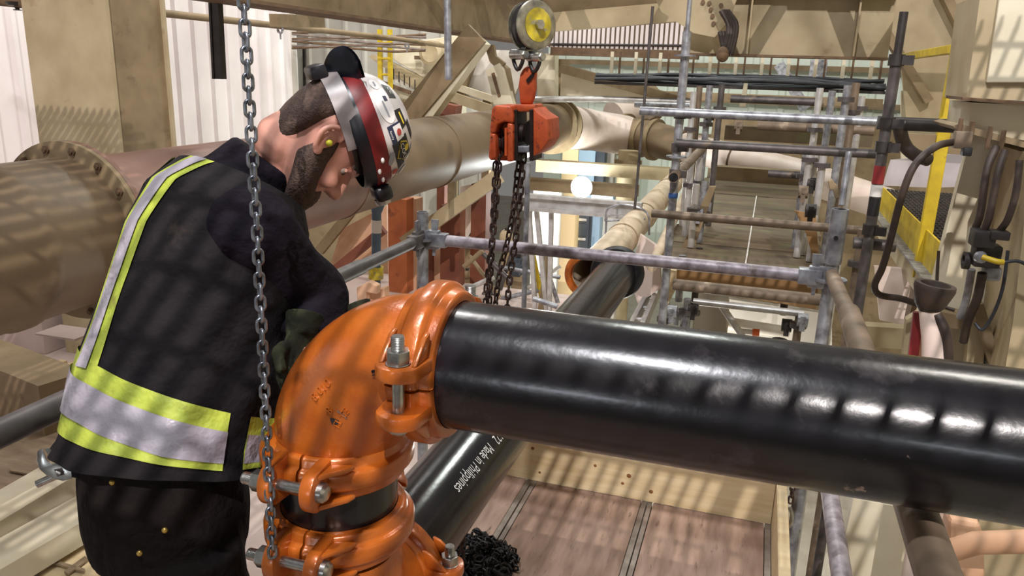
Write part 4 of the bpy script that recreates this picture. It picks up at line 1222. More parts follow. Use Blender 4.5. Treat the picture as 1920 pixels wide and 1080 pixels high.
# ================================================================== ADJUSTABLE WRENCH IN HIS BACK POCKET
wd = 1.46
def wp(px, py, d=wd): return at(px, py, d)
wr = thing('adjustable_wrench', wp(150, 890), 'chrome adjustable wrench sticking out of the back pocket of the worker', 'wrench')
vn = (wp(105, 870, wd + 0.2) - wp(105, 870, wd)).normalized()
jaw = [(70, 846), (80, 840), (83, 850), (88, 862), (97, 870), (108, 868), (116, 864), (128, 862), (133, 880), (136, 898), (118, 902), (102, 898), (88, 892), (74, 880), (68, 864)]
M().prism([wp(*p) for p in jaw], vn * 0.012).build('fixed_jaw', 'zinc', wr, bevel=0.002, smooth=30)
mj = [(83, 842), (90, 839), (100, 846), (112, 860), (104, 866), (97, 862), (90, 852)]
M().prism([wp(p[0], p[1], wd - 0.002) for p in mj], vn * 0.014).build('moving_jaw', 'zinc', wr, bevel=0.002, smooth=30)
M().prism([wp(p[0], p[1], wd - 0.0015) for p in ((101, 880), (115, 878), (120, 890), (108, 894))], vn * 0.004).build('worm_slot', 'dark_steel', wr, smooth=0)
M().tube([wp(106, 884, wd - 0.004), wp(115, 888, wd - 0.004)], 0.004, 10).build('worm_screw', 'zinc', wr)
M().bar(wp(130, 882, wd + 0.006), wp(205, 905, wd + 0.05), 0.020, 0.010, vn).build('handle', 'black_paint', wr, bevel=0.003)
hl = thing('holstered_bolt', wp(75, 905, wd + 0.03), 'bright steel pin beside the wrench in the back pocket of the worker', 'pin')
M().tube([wp(69, 908, wd + 0.03), wp(150, 872, wd + 0.05)], 0.0075, 14).build('shaft', 'zinc', hl)

# ================================================================== SCAFFOLD BEYOND THE RAIL
def tube_thing(name, pts, r, mname, label, cat='scaffold tube', part='tube', n=16, group=None, hollow=False):
    pts = [Vector(p) for p in pts]
    base = min(pts, key=lambda p: p.z)
    o = thing(name, base, label, cat, group)
    if hollow:
        d = (pts[-1] - pts[0]); L = d.length
        M().lathe(pts[0], d, [(0.15, r - 0.008), (0, r - 0.005), (0, r), (L, r), (L, 0)], 20).build(part, mname, o)
    else: M().tube(pts, r, n).build(part, mname, o)
    return o
def solid(name, m, mname, label, cat, smooth=0, bevel=0.0, group=None):
    return tag(m.build(name, mname, smooth=smooth, bevel=bevel), label, cat, group)
def plate(name, pts, Y_, thick, mname, label, cat, bevel=0.0, group=None):
    return solid(name, M().prism([on_y(a, b, Y_) for a, b in pts], Y * thick), mname, label, cat, 0, bevel, group)
def clamp(parent, c, mname='tube_dark', r=0.034, axis=Z):
    m = M().lathe(Vector(c) - Vector(axis) * 0.024, axis, [(0, TR), (0, r), (0.048, r), (0.048, TR)], 14)
    m.bar(Vector(c) + Vector((0.02, -0.02, 0)), Vector(c) + Vector((0.065, -0.03, 0.0)), 0.03, 0.04)
    return m.build('clamp', mname, parent, smooth=30)

# standard A (tall galvanised pole in the middle)
ax = on_y(1272, 250, 4.6).x
za = on_y(1290, 60, 4.6).z
o = thing('scaffold_standard', (ax, 4.6, -3), 'tall galvanised scaffold pole with thin jack top right of the hoist', 'scaffold pole')
M().tube([(ax, 4.6, -3), (ax, 4.6, za)], TR, 20).build('tube', 'galv', o)
M().tube([(ax, 4.6, za), (ax, 4.6, za + 0.17)], 0.013, 14).build('jack_spindle', 'galv', o)
for py in (104, 294, 498):
    rosette(o, (ax, 4.6, on_y(1275, py, 4.6).z))
M().tube([(ax, 4.6, on_y(1262, 371, 4.6).z), (ax, 4.6, on_y(1262, 362, 4.6).z)], TR + 0.003, 20).build('tape', 'blue_tape', o)
for py in (214, 276, 325): clamp(o, (ax, 4.6, on_y(1268, py, 4.6).z))
# standard B (striped pole at right)
bx = on_y(1652, 300, 3.9).x
o = thing('scaffold_standard', (bx, 3.9, -1.5), 'dark grey scaffold pole with red white and black bands beside the yellow gate', 'scaffold pole')
zb = on_y(1690, 22, 3.9).z; zs = on_y(1668, 108, 3.9).z
M().tube([(bx, 3.9, -1.5), (bx, 3.9, zs)], TR, 20).build('tube', 'tube_dark', o)
M().tube([(bx, 3.9, zs - 0.02), (bx, 3.9, zb)], TR - 0.006, 18).build('spigot', 'dark_steel', o)
for p0, p1, mn in ((310, 344, 'red_paint'), (346, 368, 'white_paint'), (370, 404, 'black_paint')):
    M().tube([(bx, 3.9, on_y(1640, p1, 3.9).z), (bx, 3.9, on_y(1640, p0, 3.9).z)], TR + 0.0015, 20).build('painted_band', mn, o)
for py in (112, 230, 275, 432): clamp(o, (bx, 3.9, on_y(1650, py, 3.9).z), 'dark_steel')
# ledgers along X
def ledger(px0, py0, px1, Y_, mname, label, r=TR, name='scaffold_ledger'):
    a = on_y(px0, py0, Y_); x1 = on_y(px1, py0, Y_).x
    return tube_thing(name, [a, (x1, Y_, a.z)], r, mname, label)
ledger(1200, 208, 1662, 4.52, 'galv', 'upper grey scaffold ledger crossing above the pale pipe')
ledger(1268, 268, 1660, 4.52, 'tube_dark', 'dark scaffold ledger just above the pale sloping pipe')
ledger(1222, 400, 1640, 4.52, 'tube_brown', 'brown scaffold ledger crossing in front of the planked deck')
ledger(1262, 533, 1560, 4.7, 'tube_brown', 'brown scaffold ledger under the tan deck beam', 0.035)
ledger(1300, 565, 1510, 4.9, 'alu', 'pale scaffold ledger below the brown one under the deck', 0.022)
ledger(1370, 185, 1540, 6.6, 'tube_dark', 'thin rusty tube high in the scaffold in front of the green wall', 0.03)
ledger(1420, 235, 1640, 6.2, 'tube_brown', 'far brown scaffold ledger behind the upper grey ledger', 0.035)
ledger(1440, 325, 1530, 6.5, 'tube_dark', 'short dark tube behind the pale sloping pipe', 0.03)
ledger(1600, 455, 1680, 3.95, 'tube_dark', 'dark tube stub on the striped pole below the grating', 0.028)
ledger(1645, 230, 1830, 4.0, 'dark_steel', 'dark dusty tube behind the yellow gate post', 0.03)
ledger(1000, 590, 1110, 5.2, 'galv', 'thin galvanised tube beside the open orange coupling', 0.018)
# transom with open end facing the camera
a = on_y(1263, 333, 4.45)
tube_thing('scaffold_transom', [a, (a.x + 0.03, 6.6, a.z + 0.03)], 0.03, 'tube_brown', 'brown scaffold tube with its open end facing the camera by the tall pole', hollow=True)
M().lathe(a - Y * 0.001, Y, [(0.004, 0.0), (0.004, 0.022)], 20).build('bore', 'black_paint', bpy.data.objects['scaffold_transom'])
a = on_y(1300, 285, 6.6)
tube_thing('scaffold_transom', [on_y(1222, 500, 5.0), on_y(1305, 320, 8.4)], 0.035, 'beige_pipe', 'beige inclined tube right of the beige pipe', n=20)
# far standards, thin and bright
far = [(1301, 172, 245, 6.4, 'alu'), (1312, 162, 250, 6.6, 'tube_brown'), (1331, 160, 300, 6.2, 'galv'), (1354, 158, 215, 6.5, 'tube_dark'), (1297, 300, 420, 6.0, 'alu'), (1312, 296, 400, 6.1, 'alu'),
       (1322, 340, 395, 5.8, 'galv'), (1306, 345, 470, 5.6, 'alu'), (1538, 165, 250, 6.0, 'alu'), (1561, 170, 330, 5.8, 'galv'), (1590, 160, 330, 5.4, 'galv'), (1606, 155, 300, 5.6, 'tube_brown'), (1617, 180, 260, 6.2, 'alu'),
       (1521, 275, 330, 5.6, 'alu'), (1530, 278, 340, 5.7, 'alu'), (1513, 280, 320, 5.9, 'galv'), (1545, 285, 350, 5.5, 'alu'), (1253, 520, 620, 5.0, 'galv'), (1290, 560, 625, 4.9, 'galv'), (1272, 565, 625, 5.3, 'galv'),
       (1618, 430, 600, 4.4, 'tube_brown'), (1500, 585, 640, 4.9, 'tube_brown'), (1302, 565, 625, 5.6, 'dark_steel'), (1468, 590, 635, 5.2, 'dark_steel')]
where = ['above the planked deck left side', 'right of the tall pole', 'in front of the green wall', 'under the crossing beam', 'beside the beige pipe', 'left of the planked deck', 'by the deck corner', 'leaning by the deck edge', 'right of the planked deck', 'above the pale pipe end',
         'left of the striped pole', 'next to the striped pole', 'behind the striped pole', 'below the pale pipe', 'under the pale pipe end', 'at the far deck corner', 'beside the guard post top', 'below the lilac rail left', 'beneath the tan beam', 'beneath the deck near the wall',
         'below the grating walkway', 'under the deck right side', 'near the concrete block', 'near the guard post foot']
for (px, p0, p1, Y_, mn), w_ in zip(far, where):
    top = on_y(px, p0, Y_); bot = on_y(px, p1, Y_)
    if 5.15 < Y_ < 9.6 and -0.64 < top.x < 0.54: bot.z = 0.572
    else: bot.z = -3.0
    o = thing('scaffold_upright', (top.x, Y_, bot.z), {'alu': 'bright', 'galv': 'grey galvanised', 'tube_brown': 'brown', 'tube_dark': 'dark', 'dark_steel': 'blackish'}[mn] + ' scaffold upright ' + w_, 'scaffold tube', 'far scaffold uprights')
    M().tube([(top.x, Y_, bot.z), (top.x, Y_, top.z)], 0.024, 14).build('tube', mn, o)
    M().lathe((top.x, Y_, top.z - 0.10 * (1 + (px % 3))), Z, [(0, 0.024), (0, 0.05), (0.03, 0.05), (0.03, 0.024)], 12).build('collar', 'tube_dark', o)
# small dark couplers on the far scaffold
for k, (px, py, Y_) in enumerate(((1332, 215, 6.1), (1385, 236, 6.3), (1536, 195, 6.2), (1522, 345, 5.6), (1506, 360, 5.5), (1325, 390, 5.7), (1310, 402, 5.6), (1270, 590, 5.0), (1300, 580, 4.9), (1505, 600, 4.8), (1475, 610, 5.0), (1520, 395, 5.0), (1260, 585, 4.7), (1285, 605, 5.2))):
    c = on_y(px, py, Y_)
    m = M().lathe(c - X * 0.03, X, [(0, 0.02), (0, 0.042), (0.06, 0.042), (0.06, 0.02)], 12).bar(c + Z * 0.03 - Y * 0.03, c - Z * 0.06 - Y * 0.03, 0.03, 0.02).tube([c - Y * 0.05, c + Y * 0.05], 0.008, 8)
    o = thing('tube_coupler', c, ['dark scaffold coupler on the second far upright', 'rusty coupler on the thin rusty tube', 'brown coupler at the right end of the rusty tube', 'dark coupler by the pale pipe', 'coupler at the far deck corner', 'bright coupler left of the planked deck', 'silvery coupler low left of the planked deck',
              'coupler under the lilac rail left end', 'dark coupler under the tan beam left', 'coupler under the tan beam right', 'blackish coupler near the guard post foot', 'coupler hanging at the deck right edge', 'coupler beside the beige gusset', 'lowest coupler left of the concrete block'][k], 'coupler', 'scaffold couplers')
    m.build('body', ['dark_steel', 'tube_brown', 'tube_brown', 'dark_steel', 'tube_brown', 'galv', 'galv', 'galv', 'dark_steel', 'galv', 'dark_steel', 'dark_steel', 'galv', 'galv'][k], o, smooth=30)

# planked deck beyond: brown boards side by side
pd = thing('plank_deck', (-0.05, 7.0, 0.50), 'brown boarded scaffold deck receding behind the lilac rail', 'deck')
y_ = 5.15
k = 0
while y_ < 11.6:
    wv = 0.62 + 0.1 * (k % 2)
    x0, x1 = -0.62 + 0.02 * (k % 3), 0.52 - 0.03 * (k % 2)
    M().box(((x0 + x1) / 2, y_ + wv / 2, 0.545 + 0.006 * (k % 2)), (x1 - x0, wv - 0.02, 0.04)).build('deck_board', 'plank_brown', pd, bevel=0.004)
    y_ += wv; k += 1
M().tube([(-0.02, 5.2, 0.575), (0.0, 8.4, 0.575)], 0.006, 6).build('marking_cord', 'white_paint', pd)
plate('deck_beam', [(1258, 500), (1535, 528), (1530, 580), (1268, 536)], 4.95, 0.06, 'plank_tan', 'tan timber beam at the front edge of the boarded deck', 'beam')
plate('timber_post', [(1244, 505), (1268, 508), (1266, 545), (1252, 572), (1246, 560)], 4.85, 0.05, 'lumber', 'yellowish rounded timber end left of the tan deck beam', 'timber')
plate('side_gusset', [(1330, 350), (1342, 350), (1300, 470), (1262, 500)], 5.6, 0.05, 'cream_dusty', 'dusty beige side plate left of the boarded deck', 'plate')
plate('side_board', [(1490, 395), (1530, 405), (1535, 480), (1528, 500), (1512, 440)], 5.4, 0.04, 'plank_tan', 'tan board stood on edge right of the boarded deck', 'board')
plate('pale_gusset', [(1200, 440), (1232, 462), (1236, 478), (1240, 540), (1196, 570), (1180, 520)], 5.4, 0.05, 'duct_pink', 'pinkish pale gusset plate right of the open coupling', 'plate')
# lower level seen below the deck
plate('concrete_block', [(1302, 566), (1345, 572), (1362, 576), (1362, 632), (1300, 626)], 6.6, 0.5, 'concrete', 'pale rough concrete block under the boarded deck', 'block')
plate('lower_wall', [(1362, 560), (1560, 590), (1560, 660), (1362, 640)], 8.5, 0.1, 'clad_grey', 'pale grey lower wall seen under the boarded deck', 'wall')
tube_thing('floor_pipe', [on_y(1366, 606, 7.6), on_y(1480, 624, 7.6)], 0.06, 'white_steel', 'white pipe lying along the lower wall under the deck', 'pipe', 'pipe_wall')
o = tube_thing('marker_pole', [on_y(1380, 620, 6.4), on_y(1412, 623, 6.4)], 0.022, 'white_paint', 'white pole with an orange tip lying under the deck', 'pole', 'shaft')
M().tube([on_y(1411, 623, 6.4), on_y(1424, 624, 6.4)], 0.03, 12).build('tip', 'orange_plastic', o)
tube_thing('scaffold_brace', [on_y(1352, 572, 5.8), on_y(1392, 630, 5.8)], 0.026, 'alu', 'pale diagonal brace under the boarded deck')
o = thing('alu_ladder', on_y(1190, 610, 5.2), 'bright aluminium ladder leaning below the lilac rail', 'ladder')
for px0, px1 in ((1222, 1178), (1236, 1200)):
    M().bar(on_y(px0, 540, 5.6), on_y(px1, 625, 5.0), 0.03, 0.09).build('stile', 'alu', o, smooth=0)
for t in (0.2, 0.45, 0.7): M().tube([on_y(1222, 540, 5.6).lerp(on_y(1178, 625, 5.0), t), on_y(1236, 540, 5.6).lerp(on_y(1200, 625, 5.0), t)], 0.012, 8).build('rung', 'alu', o)

# ================================================================== MIDDLE DISTANCE UNDER THE DUCT
def crossbeam(px0, px1, py0, py1, Y_, mname, label, depth=0.2):
    a = on_y(px0, py0, Y_); b = on_y(px0, py1, Y_); x1 = on_y(px1, py0, Y_).x
    m = M().box(((a.x + x1) / 2, Y_ + depth / 2, (a.z + b.z) / 2), (x1 - a.x, depth, a.z - b.z))
    return solid('cross_beam', m, mname, label, 'beam')
crossbeam(1005, 1262, 300, 322, 10.4, 'cream', 'cream cross beam just under the duct bend')
crossbeam(985, 1195, 335, 356, 9.4, 'cream_dusty', 'dusty cream cross beam above the work lamp')
# aluminium lattice beam
o = thing('lattice_beam', on_y(985, 396, 6.2), 'white aluminium scaffold beam right of the hoist chains', 'beam')
a, b = on_y(983, 366, 6.2), on_y(983, 390, 6.2); x1 = on_y(1205, 372, 6.2).x
M().box(((a.x + x1) / 2, 6.2, a.z), (x1 - a.x, 0.08, 0.03)).build('top_chord', 'alu', o, smooth=0)
M().box(((a.x + x1) / 2, 6.2, b.z), (x1 - a.x, 0.08, 0.03)).build('bottom_chord', 'alu', o, smooth=0)
M().box(((a.x + x1) / 2, 6.22, (a.z + b.z) / 2), (x1 - a.x, 0.015, a.z - b.z)).build('web_plate', 'alu', o, smooth=0)
for px0, px1, nm in ((1006, 1026, 'pale leg under the white beam left of the yellow panel'), (1034, 1030, 'upright pale leg under the white beam next to the yellow panel'), (992, 1004, 'leftmost pale leg beneath the white beam')):
    solid('strut', M().bar(on_y(px0, 394, 6.3), on_y(px1, 590, 6.3), 0.035, 0.04), 'alu', nm, 'strut')
solid('strut', M().bar(on_y(1028, 480, 6.6), on_y(1012, 600, 6.6), 0.05, 0.05), 'cream_dusty', 'crossed dusty leg left of the open coupling', 'strut')
# thin hanger rod right of the hoist
tube_thing('hanger_rod', [on_y(1224, 12, 5.0), on_y(1190, 392, 5.0)], 0.009, 'tube_dark', 'long thin hanger rod dropping from the beam onto the beige pipe', 'rod', 'rod', 10)
tube_thing('scaffold_upright', [on_y(985, 560, 3.6) - Z * 0.9, on_y(990, 305, 3.6)], 0.013, 'galv', 'slim galvanised rod right beside the rusty hoist chains', 'rod', 'tube', 12)
# work lamp
lo = on_y(1092, 350, 9.2)
o = thing('work_lamp', lo, 'glaring white work lamp in the middle distance under the duct', 'lamp')
M().lathe(lo - Y * 0.02, -Y, [(0, 0.0), (0, 0.11), (0.03, 0.13), (0.035, 0.12), (0.03, 0.0)], 24).build('reflector', 'lamp_glow', o)
M().lathe(lo - Y * 0.02, Y, [(0, 0.13), (0.10, 0.07), (0.11, 0.0)], 24).build('housing', 'dark_steel', o)
M().tube([lo + Y * 0.04, lo + Y * 0.04 - Z * 3.2], 0.02, 10).build('stand', 'galv', o)
# pale machinery lit by the lamp
def cab(px0, px1, py0, py1, Y_, mname, label, name='cabinet', d=0.2):
    a = on_y(px0, py0, Y_); b = on_y(px1, py1, Y_)
    o = thing(name, ((a.x + b.x) / 2, Y_ + d / 2, -3), label, 'cabinet')
    M().box(((a.x + b.x) / 2, Y_ + d / 2, (a.z - 3) / 2), (b.x - a.x, d, a.z + 3)).build('body', mname, o, bevel=0.01)
    return o, a, b
for args in ((1055, 1084, 278, 302, 12.0, 'panel_yellow', 'pale yellow cabinet under the duct left of the bend'), (1086, 1116, 274, 300, 12.0, 'machine_blue', 'light blue cabinet under the duct bend'), (1118, 1134, 284, 302, 12.0, 'machine_dark', 'dark cabinet between the duct bend and cross beam'),
             (1134, 1152, 286, 302, 12.4, 'clad_grey', 'grey cabinet left of the upright pipe leg'), (1052, 1076, 398, 462, 8.3, 'panel_yellow', 'tall pale yellow panel below the white beam'), (1078, 1102, 402, 460, 8.6, 'machine_dark', 'dark cabinet with bright handles below the white beam'),
             (1103, 1122, 398, 465, 8.9, 'machine_blue', 'blue grey cabinet beside the dark cabinet'), (1124, 1160, 402, 455, 9.4, 'clad_grey', 'pale grey cabinet left of the beige pipe'), (1110, 1150, 346, 372, 10.0, 'machine_blue', 'pale blue machine right of the work lamp'), (1000, 1050, 345, 375, 10.6, 'white_steel', 'white machine left of the work lamp')):
    o, a, b = cab(*args)
    if args[5] == 'machine_dark' and args[2] > 390:
        for t in (0.15, 0.8):
            z_ = a.z + (b.z - a.z) * t
            M().box(((a.x + b.x) / 2, args[4] - 0.01, z_), ((b.x - a.x) * 0.7, 0.03, 0.03)).build('handle', 'alu', o, bevel=0.005)
        M().box(((a.x + b.x) / 2, args[4] - 0.004, (a.z + b.z) / 2), ((b.x - a.x) * 0.8, 0.012, (a.z - b.z) * 0.42)).build('door', 'machine_dark', o, bevel=0.004)
# tangle of small tubes behind the chains: lower scaffold braces
for k, (p, q, Y_, mn) in enumerate((((870, 545), (925, 520), 6.0, 'alu'), ((900, 470), (960, 530), 6.4, 'tube_dark'), ((1000, 560), (1045, 575), 6.0, 'galv'), ((870, 500), (905, 470), 6.2, 'cream_dusty'), ((940, 560), (1030, 540), 6.8, 'galv'), ((1000, 480), (1020, 580), 6.8, 'yellow'))):
    tube_thing('scaffold_brace', [on_y(*p, Y_), on_y(*q, Y_)], 0.022, mn, ['bright sloping brace left of the hoist chains low down', 'dark sloping brace behind the hoist chains', 'grey brace just above the black pipe', 'dusty brace left of the hoist chains', 'long grey brace low behind the hoist chains', 'yellow upright bar low right of the hoist chains'][k])
# clutter behind the hoist chains: valves, pallets of fittings and thin tubes on the lower level
clut = [(868, 505, 885, 525, 7.6, 'cream_dusty', 'small dusty valve body left of the hoist chains'), (905, 545, 930, 565, 6.9, 'tube_dark', 'dark fitting low behind the hoist chains'), (960, 480, 985, 520, 7.4, 'machine_dark', 'dark motor box behind the hoist chains right side'),
        (1005, 520, 1030, 560, 7.6, 'cream_dusty', 'dusty motor right of the hoist chains'), (940, 430, 962, 462, 8.4, 'cream', 'cream gearbox behind the hoist chains'), (872, 440, 892, 470, 8.2, 'tube_brown', 'brown pump head left of the hoist chains')]
for x0, y0, x1, y1, Y_, mn, lb in clut:
    a, b = on_y(x0, y0, Y_), on_y(x1, y1, Y_)
    o = thing('pump_unit', (a.x, Y_, -3), lb, 'pump')
    c = (a + b) / 2; w_ = b.x - a.x; h_ = a.z - b.z
    M().lathe(c - X * w_ * 0.5, X, [(0, 0), (0, h_ * 0.36), (w_ * 0.15, h_ * 0.5), (w_ * 0.7, h_ * 0.5), (w_ * 0.75, h_ * 0.3), (w_, h_ * 0.28), (w_, 0)], 18).build('casing', mn, o, smooth=30)
    M().box(c + Z * h_ * 0.45, (w_ * 0.35, w_ * 0.35, h_ * 0.4)).build('terminal_box', 'dark_steel', o, bevel=0.004)
    M().bar(c - Z * h_ * 0.4, (c.x, c.y, -3), w_ * 0.5, 0.1, X).build('stand', 'cream_dusty', o, smooth=0)
for k, (p, q, Y_, mn, lb) in enumerate((((935, 500), (1050, 520), 7.0, 'galv', 'long level tube behind the hoist chains'), ((1015, 470), (1050, 580), 6.9, 'galv', 'sloping tube left of the open orange coupling'), ((880, 480), (950, 575), 6.8, 'cream_dusty', 'dusty sloping tube behind the rusty chains'), ((965, 455), (930, 570), 7.1, 'tube_dark', 'dark sloping tube crossing behind the rusty chains'), ((990, 540), (1050, 500), 7.2, 'alu', 'bright short tube near the open orange coupling'))):
    tube_thing('scaffold_brace', [on_y(*p, Y_), on_y(*q, Y_)], 0.02, mn, lb)
# orange primer columns under the duct
for k, (p0, p1, t0, t1, Y_, mn) in enumerate(((727, 762, 372, 640, 6.6, 'primer'), (762, 780, 372, 640, 6.75, 'primer_pale'), (786, 802, 425, 640, 6.9, 'rust_plate'), (826, 862, 385, 640, 7.0, 'rust_plate'), (884, 912, 345, 560, 7.4, 'rust_plate'))):
    a = on_y(p0, t0, Y_); b = on_y(p1, t0, Y_)
    m = M().box(((a.x + b.x) / 2, Y_ + 0.08, (a.z - 2.2) / 2), (b.x - a.x, 0.16, a.z + 2.2))
    solid('primer_column', m, mn, ['bright orange primed column under the duct beside the worker', 'pale pink column face next to the bright orange column', 'narrow rust red column behind the guard rail post', 'wide rust red column right of the guard rail post', 'rust red column left of the hoist chains'][k], 'column')
plate('primer_panel', [(800, 430), (850, 395), (865, 400), (866, 560), (800, 560)], 7.2, 0.05, 'primer_pale', 'pale pinkish steel panel behind the guard rail post', 'panel')
plate('cladding_strip', [(862, 350), (886, 345), (884, 430), (872, 450), (862, 470)], 7.6, 0.04, 'white_steel', 'white strip panel between two rust red columns', 'panel')
plate('sloped_plate', [(575, 430), (700, 300), (740, 330), (620, 520), (560, 560)], 7.9, 0.05, 'cream', 'wide cream sloped plate behind the worker beard', 'plate')
plate('sloped_plate', [(640, 430), (725, 385), (728, 520), (600, 560)], 7.4, 0.05, 'primer_pale', 'pinkish sloped plate left of the orange column', 'plate')
solid('sloped_bar', M().bar(on_y(600, 530, 7.0), on_y(720, 430, 7.0), 0.06, 0.09), 'rust_plate', 'rusty sloped bar below the worker head', 'bar')
solid('sloped_bar', M().bar(on_y(600, 470, 7.3), on_y(700, 345, 7.3), 0.06, 0.10), 'cream_dusty', 'dusty sloped bar behind the worker chin', 'bar')
solid('sloped_bar', M().bar(on_y(760, 455, 6.2), on_y(935, 330, 6.2), 0.10, 0.12), 'cream', 'cream sloping channel under the duct', 'bar')
o = thing('blue_hose', on_y(707, 520, 5.4), 'blue grey hose with a white label hanging under the hard hat', 'hose')
M().tube([on_y(709, 330, 5.4), on_y(708, 385, 5.4), on_y(706, 400, 5.4), on_y(705, 520, 5.4), on_y(705, 520, 5.4) - Z * 0.6], [0.05, 0.055, 0.038, 0.036, 0.036], 18).build('hose_body', 'blue_hose', o)
M().tube([on_y(706, 412, 5.4), on_y(706, 436, 5.4)], 0.040, 18).build('label_sleeve', 'white_paint', o)
M().tube([on_y(705, 500, 5.4), on_y(705, 522, 5.4)], 0.06, 18).build('coupling_end', 'yellow_worn', o)
o = thing('bracket', on_y(680, 570, 4.4), 'pinkish steel bracket above the orange elbow left of the rail post', 'bracket')
M().prism([on_y(*p, 4.4) for p in ((668, 540), (690, 528), (706, 536), (706, 552), (686, 548), (686, 600), (672, 600))], Y * 0.06).build('arm', 'primer_pale', o, smooth=0, bevel=0.006)
M().prism([on_y(*p, 4.5) for p in ((690, 548), (720, 540), (730, 700), (690, 700))], Y * 0.08).build('block', 'primer_pale', o, smooth=0, bevel=0.006)

# ================================================================== UPPER LEFT AND TOP
tube_thing('conduit', [on_x(262, 20, -4.3), on_x(740, 72, -4.3), on_x(1000, 112, -4.3)], 0.028, 'cream_dusty', 'dusty conduit running under the long beam past the bright chain', 'conduit', 'tube')
for k, (px, py) in enumerate(((525, 48), (763, 80), (900, 94))):
    c = on_x(px, py, -4.3)
    o = thing('eye_bolt', c - Z * 0.08, ['small eye bolt under the conduit near the bright chain', 'eye bolt under the conduit by the diagonal strut', 'eye bolt under the conduit left of the pulley'][k], 'eye bolt', 'eye bolts on the conduit')
    M().lathe(c - Z * 0.04 - Y * 0.01, Y, [(0, 0.016), (0, 0.032), (0.02, 0.032), (0.02, 0.016), (0, 0.016)], 14).build('eye', 'galv', o)
    M().tube([c - Z * 0.07, c - Z * 0.12], 0.008, 8).build('shank', 'galv', o)
solid('angle_strut', M().bar(on_y(403, -40, 3.6), on_y(413, 148, 3.6), 0.05, 0.04).bar(on_y(396, -40, 3.6), on_y(405, 148, 3.6), 0.012, 0.05), 'dark_steel', 'dark steel angle hanging down beside the bright chain', 'strut')
tube_thing('conduit_drop', [on_y(838, -40, 4.2), on_y(841, 150, 4.2)], 0.02, 'galv', 'short grey conduit hanging down left of the pulley', 'conduit', 'tube')
solid('ceiling_batten', M().bar(on_x(515, 38, -3.9), on_x(600, 41, -3.9), 0.1, 0.10), 'cream_dusty', 'flat dusty batten under the long beam right of the bright chain', 'batten')
o = thing('ceiling_sprinkler', on_y(30, 12, 4.6), 'small dark sprinkler head at the top left corner', 'sprinkler')
c = on_y(31, 4, 4.6)
M().lathe(c, -Z, [(0, 0.0), (0, 0.075), (0.025, 0.06), (0.03, 0.02), (0.05, 0.012), (0.05, 0.028), (0.056, 0.028), (0.056, 0)], 16).build('body', 'dark_steel', o)
tube_thing('sprinkler_pipe', [on_y(-40, -4, 4.6), on_y(130, 14, 4.6)], 0.04, 'dust_brown', 'dusty brown pipe along the top left corner', 'pipe', 'tube')
# cable bundle on brackets
o = thing('cable_bundle', on_y(545, 90, 9.9), 'bundle of dusty cables under the beam in front of the grey cladding', 'cable bundle')
for i in range(7):
    z0 = on_y(548, 62 + i * 4.5, 9.9)
    p = [z0 + X * t * 2.0 + Z * (0.02 * math.sin(i * 2 + t * 7)) for t in (0, 0.25, 0.5, 0.75, 1.0)]
    M().tube(smooth_path(p, 5), 0.016, 8).build('cable', 'cable_grey' if i % 2 else 'dust_brown', o)
solid('cladding_joint', M().bar(on_y(570, 88, 12.4), on_y(575, 330, 12.4), 0.04, 0.04), 'dark_steel', 'left dark joint strip on the grey cladding', 'strip')
solid('cladding_joint', M().bar(on_y(656, 88, 12.4), on_y(661, 330, 12.4), 0.04, 0.04), 'dark_steel', 'right dark joint strip on the grey cladding above the hard hat', 'strip')
# yellow ladder
o = thing('ladder', on_y(722, 330, 10.2), 'pale yellow caged ladder rails behind the hard hat', 'ladder')
for px in (712, 731): M().bar(on_y(px, 55, 10.2), (on_y(px, 55, 10.2).x, 10.2, -3), 0.055, 0.05).build('rail', 'yellow', o, smooth=0)
for py in (80, 110, 140, 170, 200): M().tube([on_y(712, py, 10.2), on_y(733, py, 10.2)], 0.016, 8).build('rung', 'yellow', o)
# pale conveyor machine with sloping covers
o = thing('machine_housing', on_y(790, 250, 10.8), 'pale cream machine housing with a round drum behind the diagonal strut', 'machine')
M().prism([on_y(*p, 10.8) for p in ((742, 82), (858, 66), (858, 175), (800, 150), (735, 110))], Y * 0.6).build('cover', 'cream_pale', o, smooth=0, bevel=0.01)
M().lathe(on_y(812, 100, 10.7), -Y, [(-0.1, 0.0), (-0.1, 0.17), (0.10, 0.17), (0.12, 0.12), (0.10, 0.07), (0.10, 0)], 24).build('drum', 'cream', o)
M().prism([on_y(*p, 10.7) for p in ((690, 106), (700, 102), (850, 176), (850, 190), (800, 180))], Y * 0.15).build('sloping_rail', 'cream', o, smooth=0)
for t in range(6):
    M().bar(on_y(728 + t * 10, 124 + t * 5, 10.65), on_y(728 + t * 10, 144 + t * 5, 10.65), 0.012, 0.012).build('guard_bar', 'dark_steel', o, smooth=0)
M().prism([on_y(*p, 10.75) for p in ((722, 122), (785, 152), (785, 172), (722, 146))], Y * 0.05).build('guard_panel', 'white_steel', o, smooth=0)
M().box(on_y(783, 108, 10.72), (0.09, 0.04, 0.05)).build('name_plate', 'dust_brown', o, smooth=0)
o = thing('machine_skid', on_y(780, 205, 10.4), 'pale skid frame below the machine housing', 'skid')
M().prism([on_y(*p, 10.4) for p in ((716, 158), (800, 190), (860, 200), (860, 220), (720, 205))], Y * 0.3).build('side_sheet', 'cream_pale', o, smooth=0)
M().bar(on_y(715, 154, 10.35), on_y(770, 174, 10.35), 0.06, 0.05).build('edge_rail', 'dust_brown', o, smooth=0)
M().bar(on_y(712, 190, 10.35), on_y(760, 190, 10.35), 0.06, 0.05).build('edge_rail', 'cream_dusty', o, smooth=0)
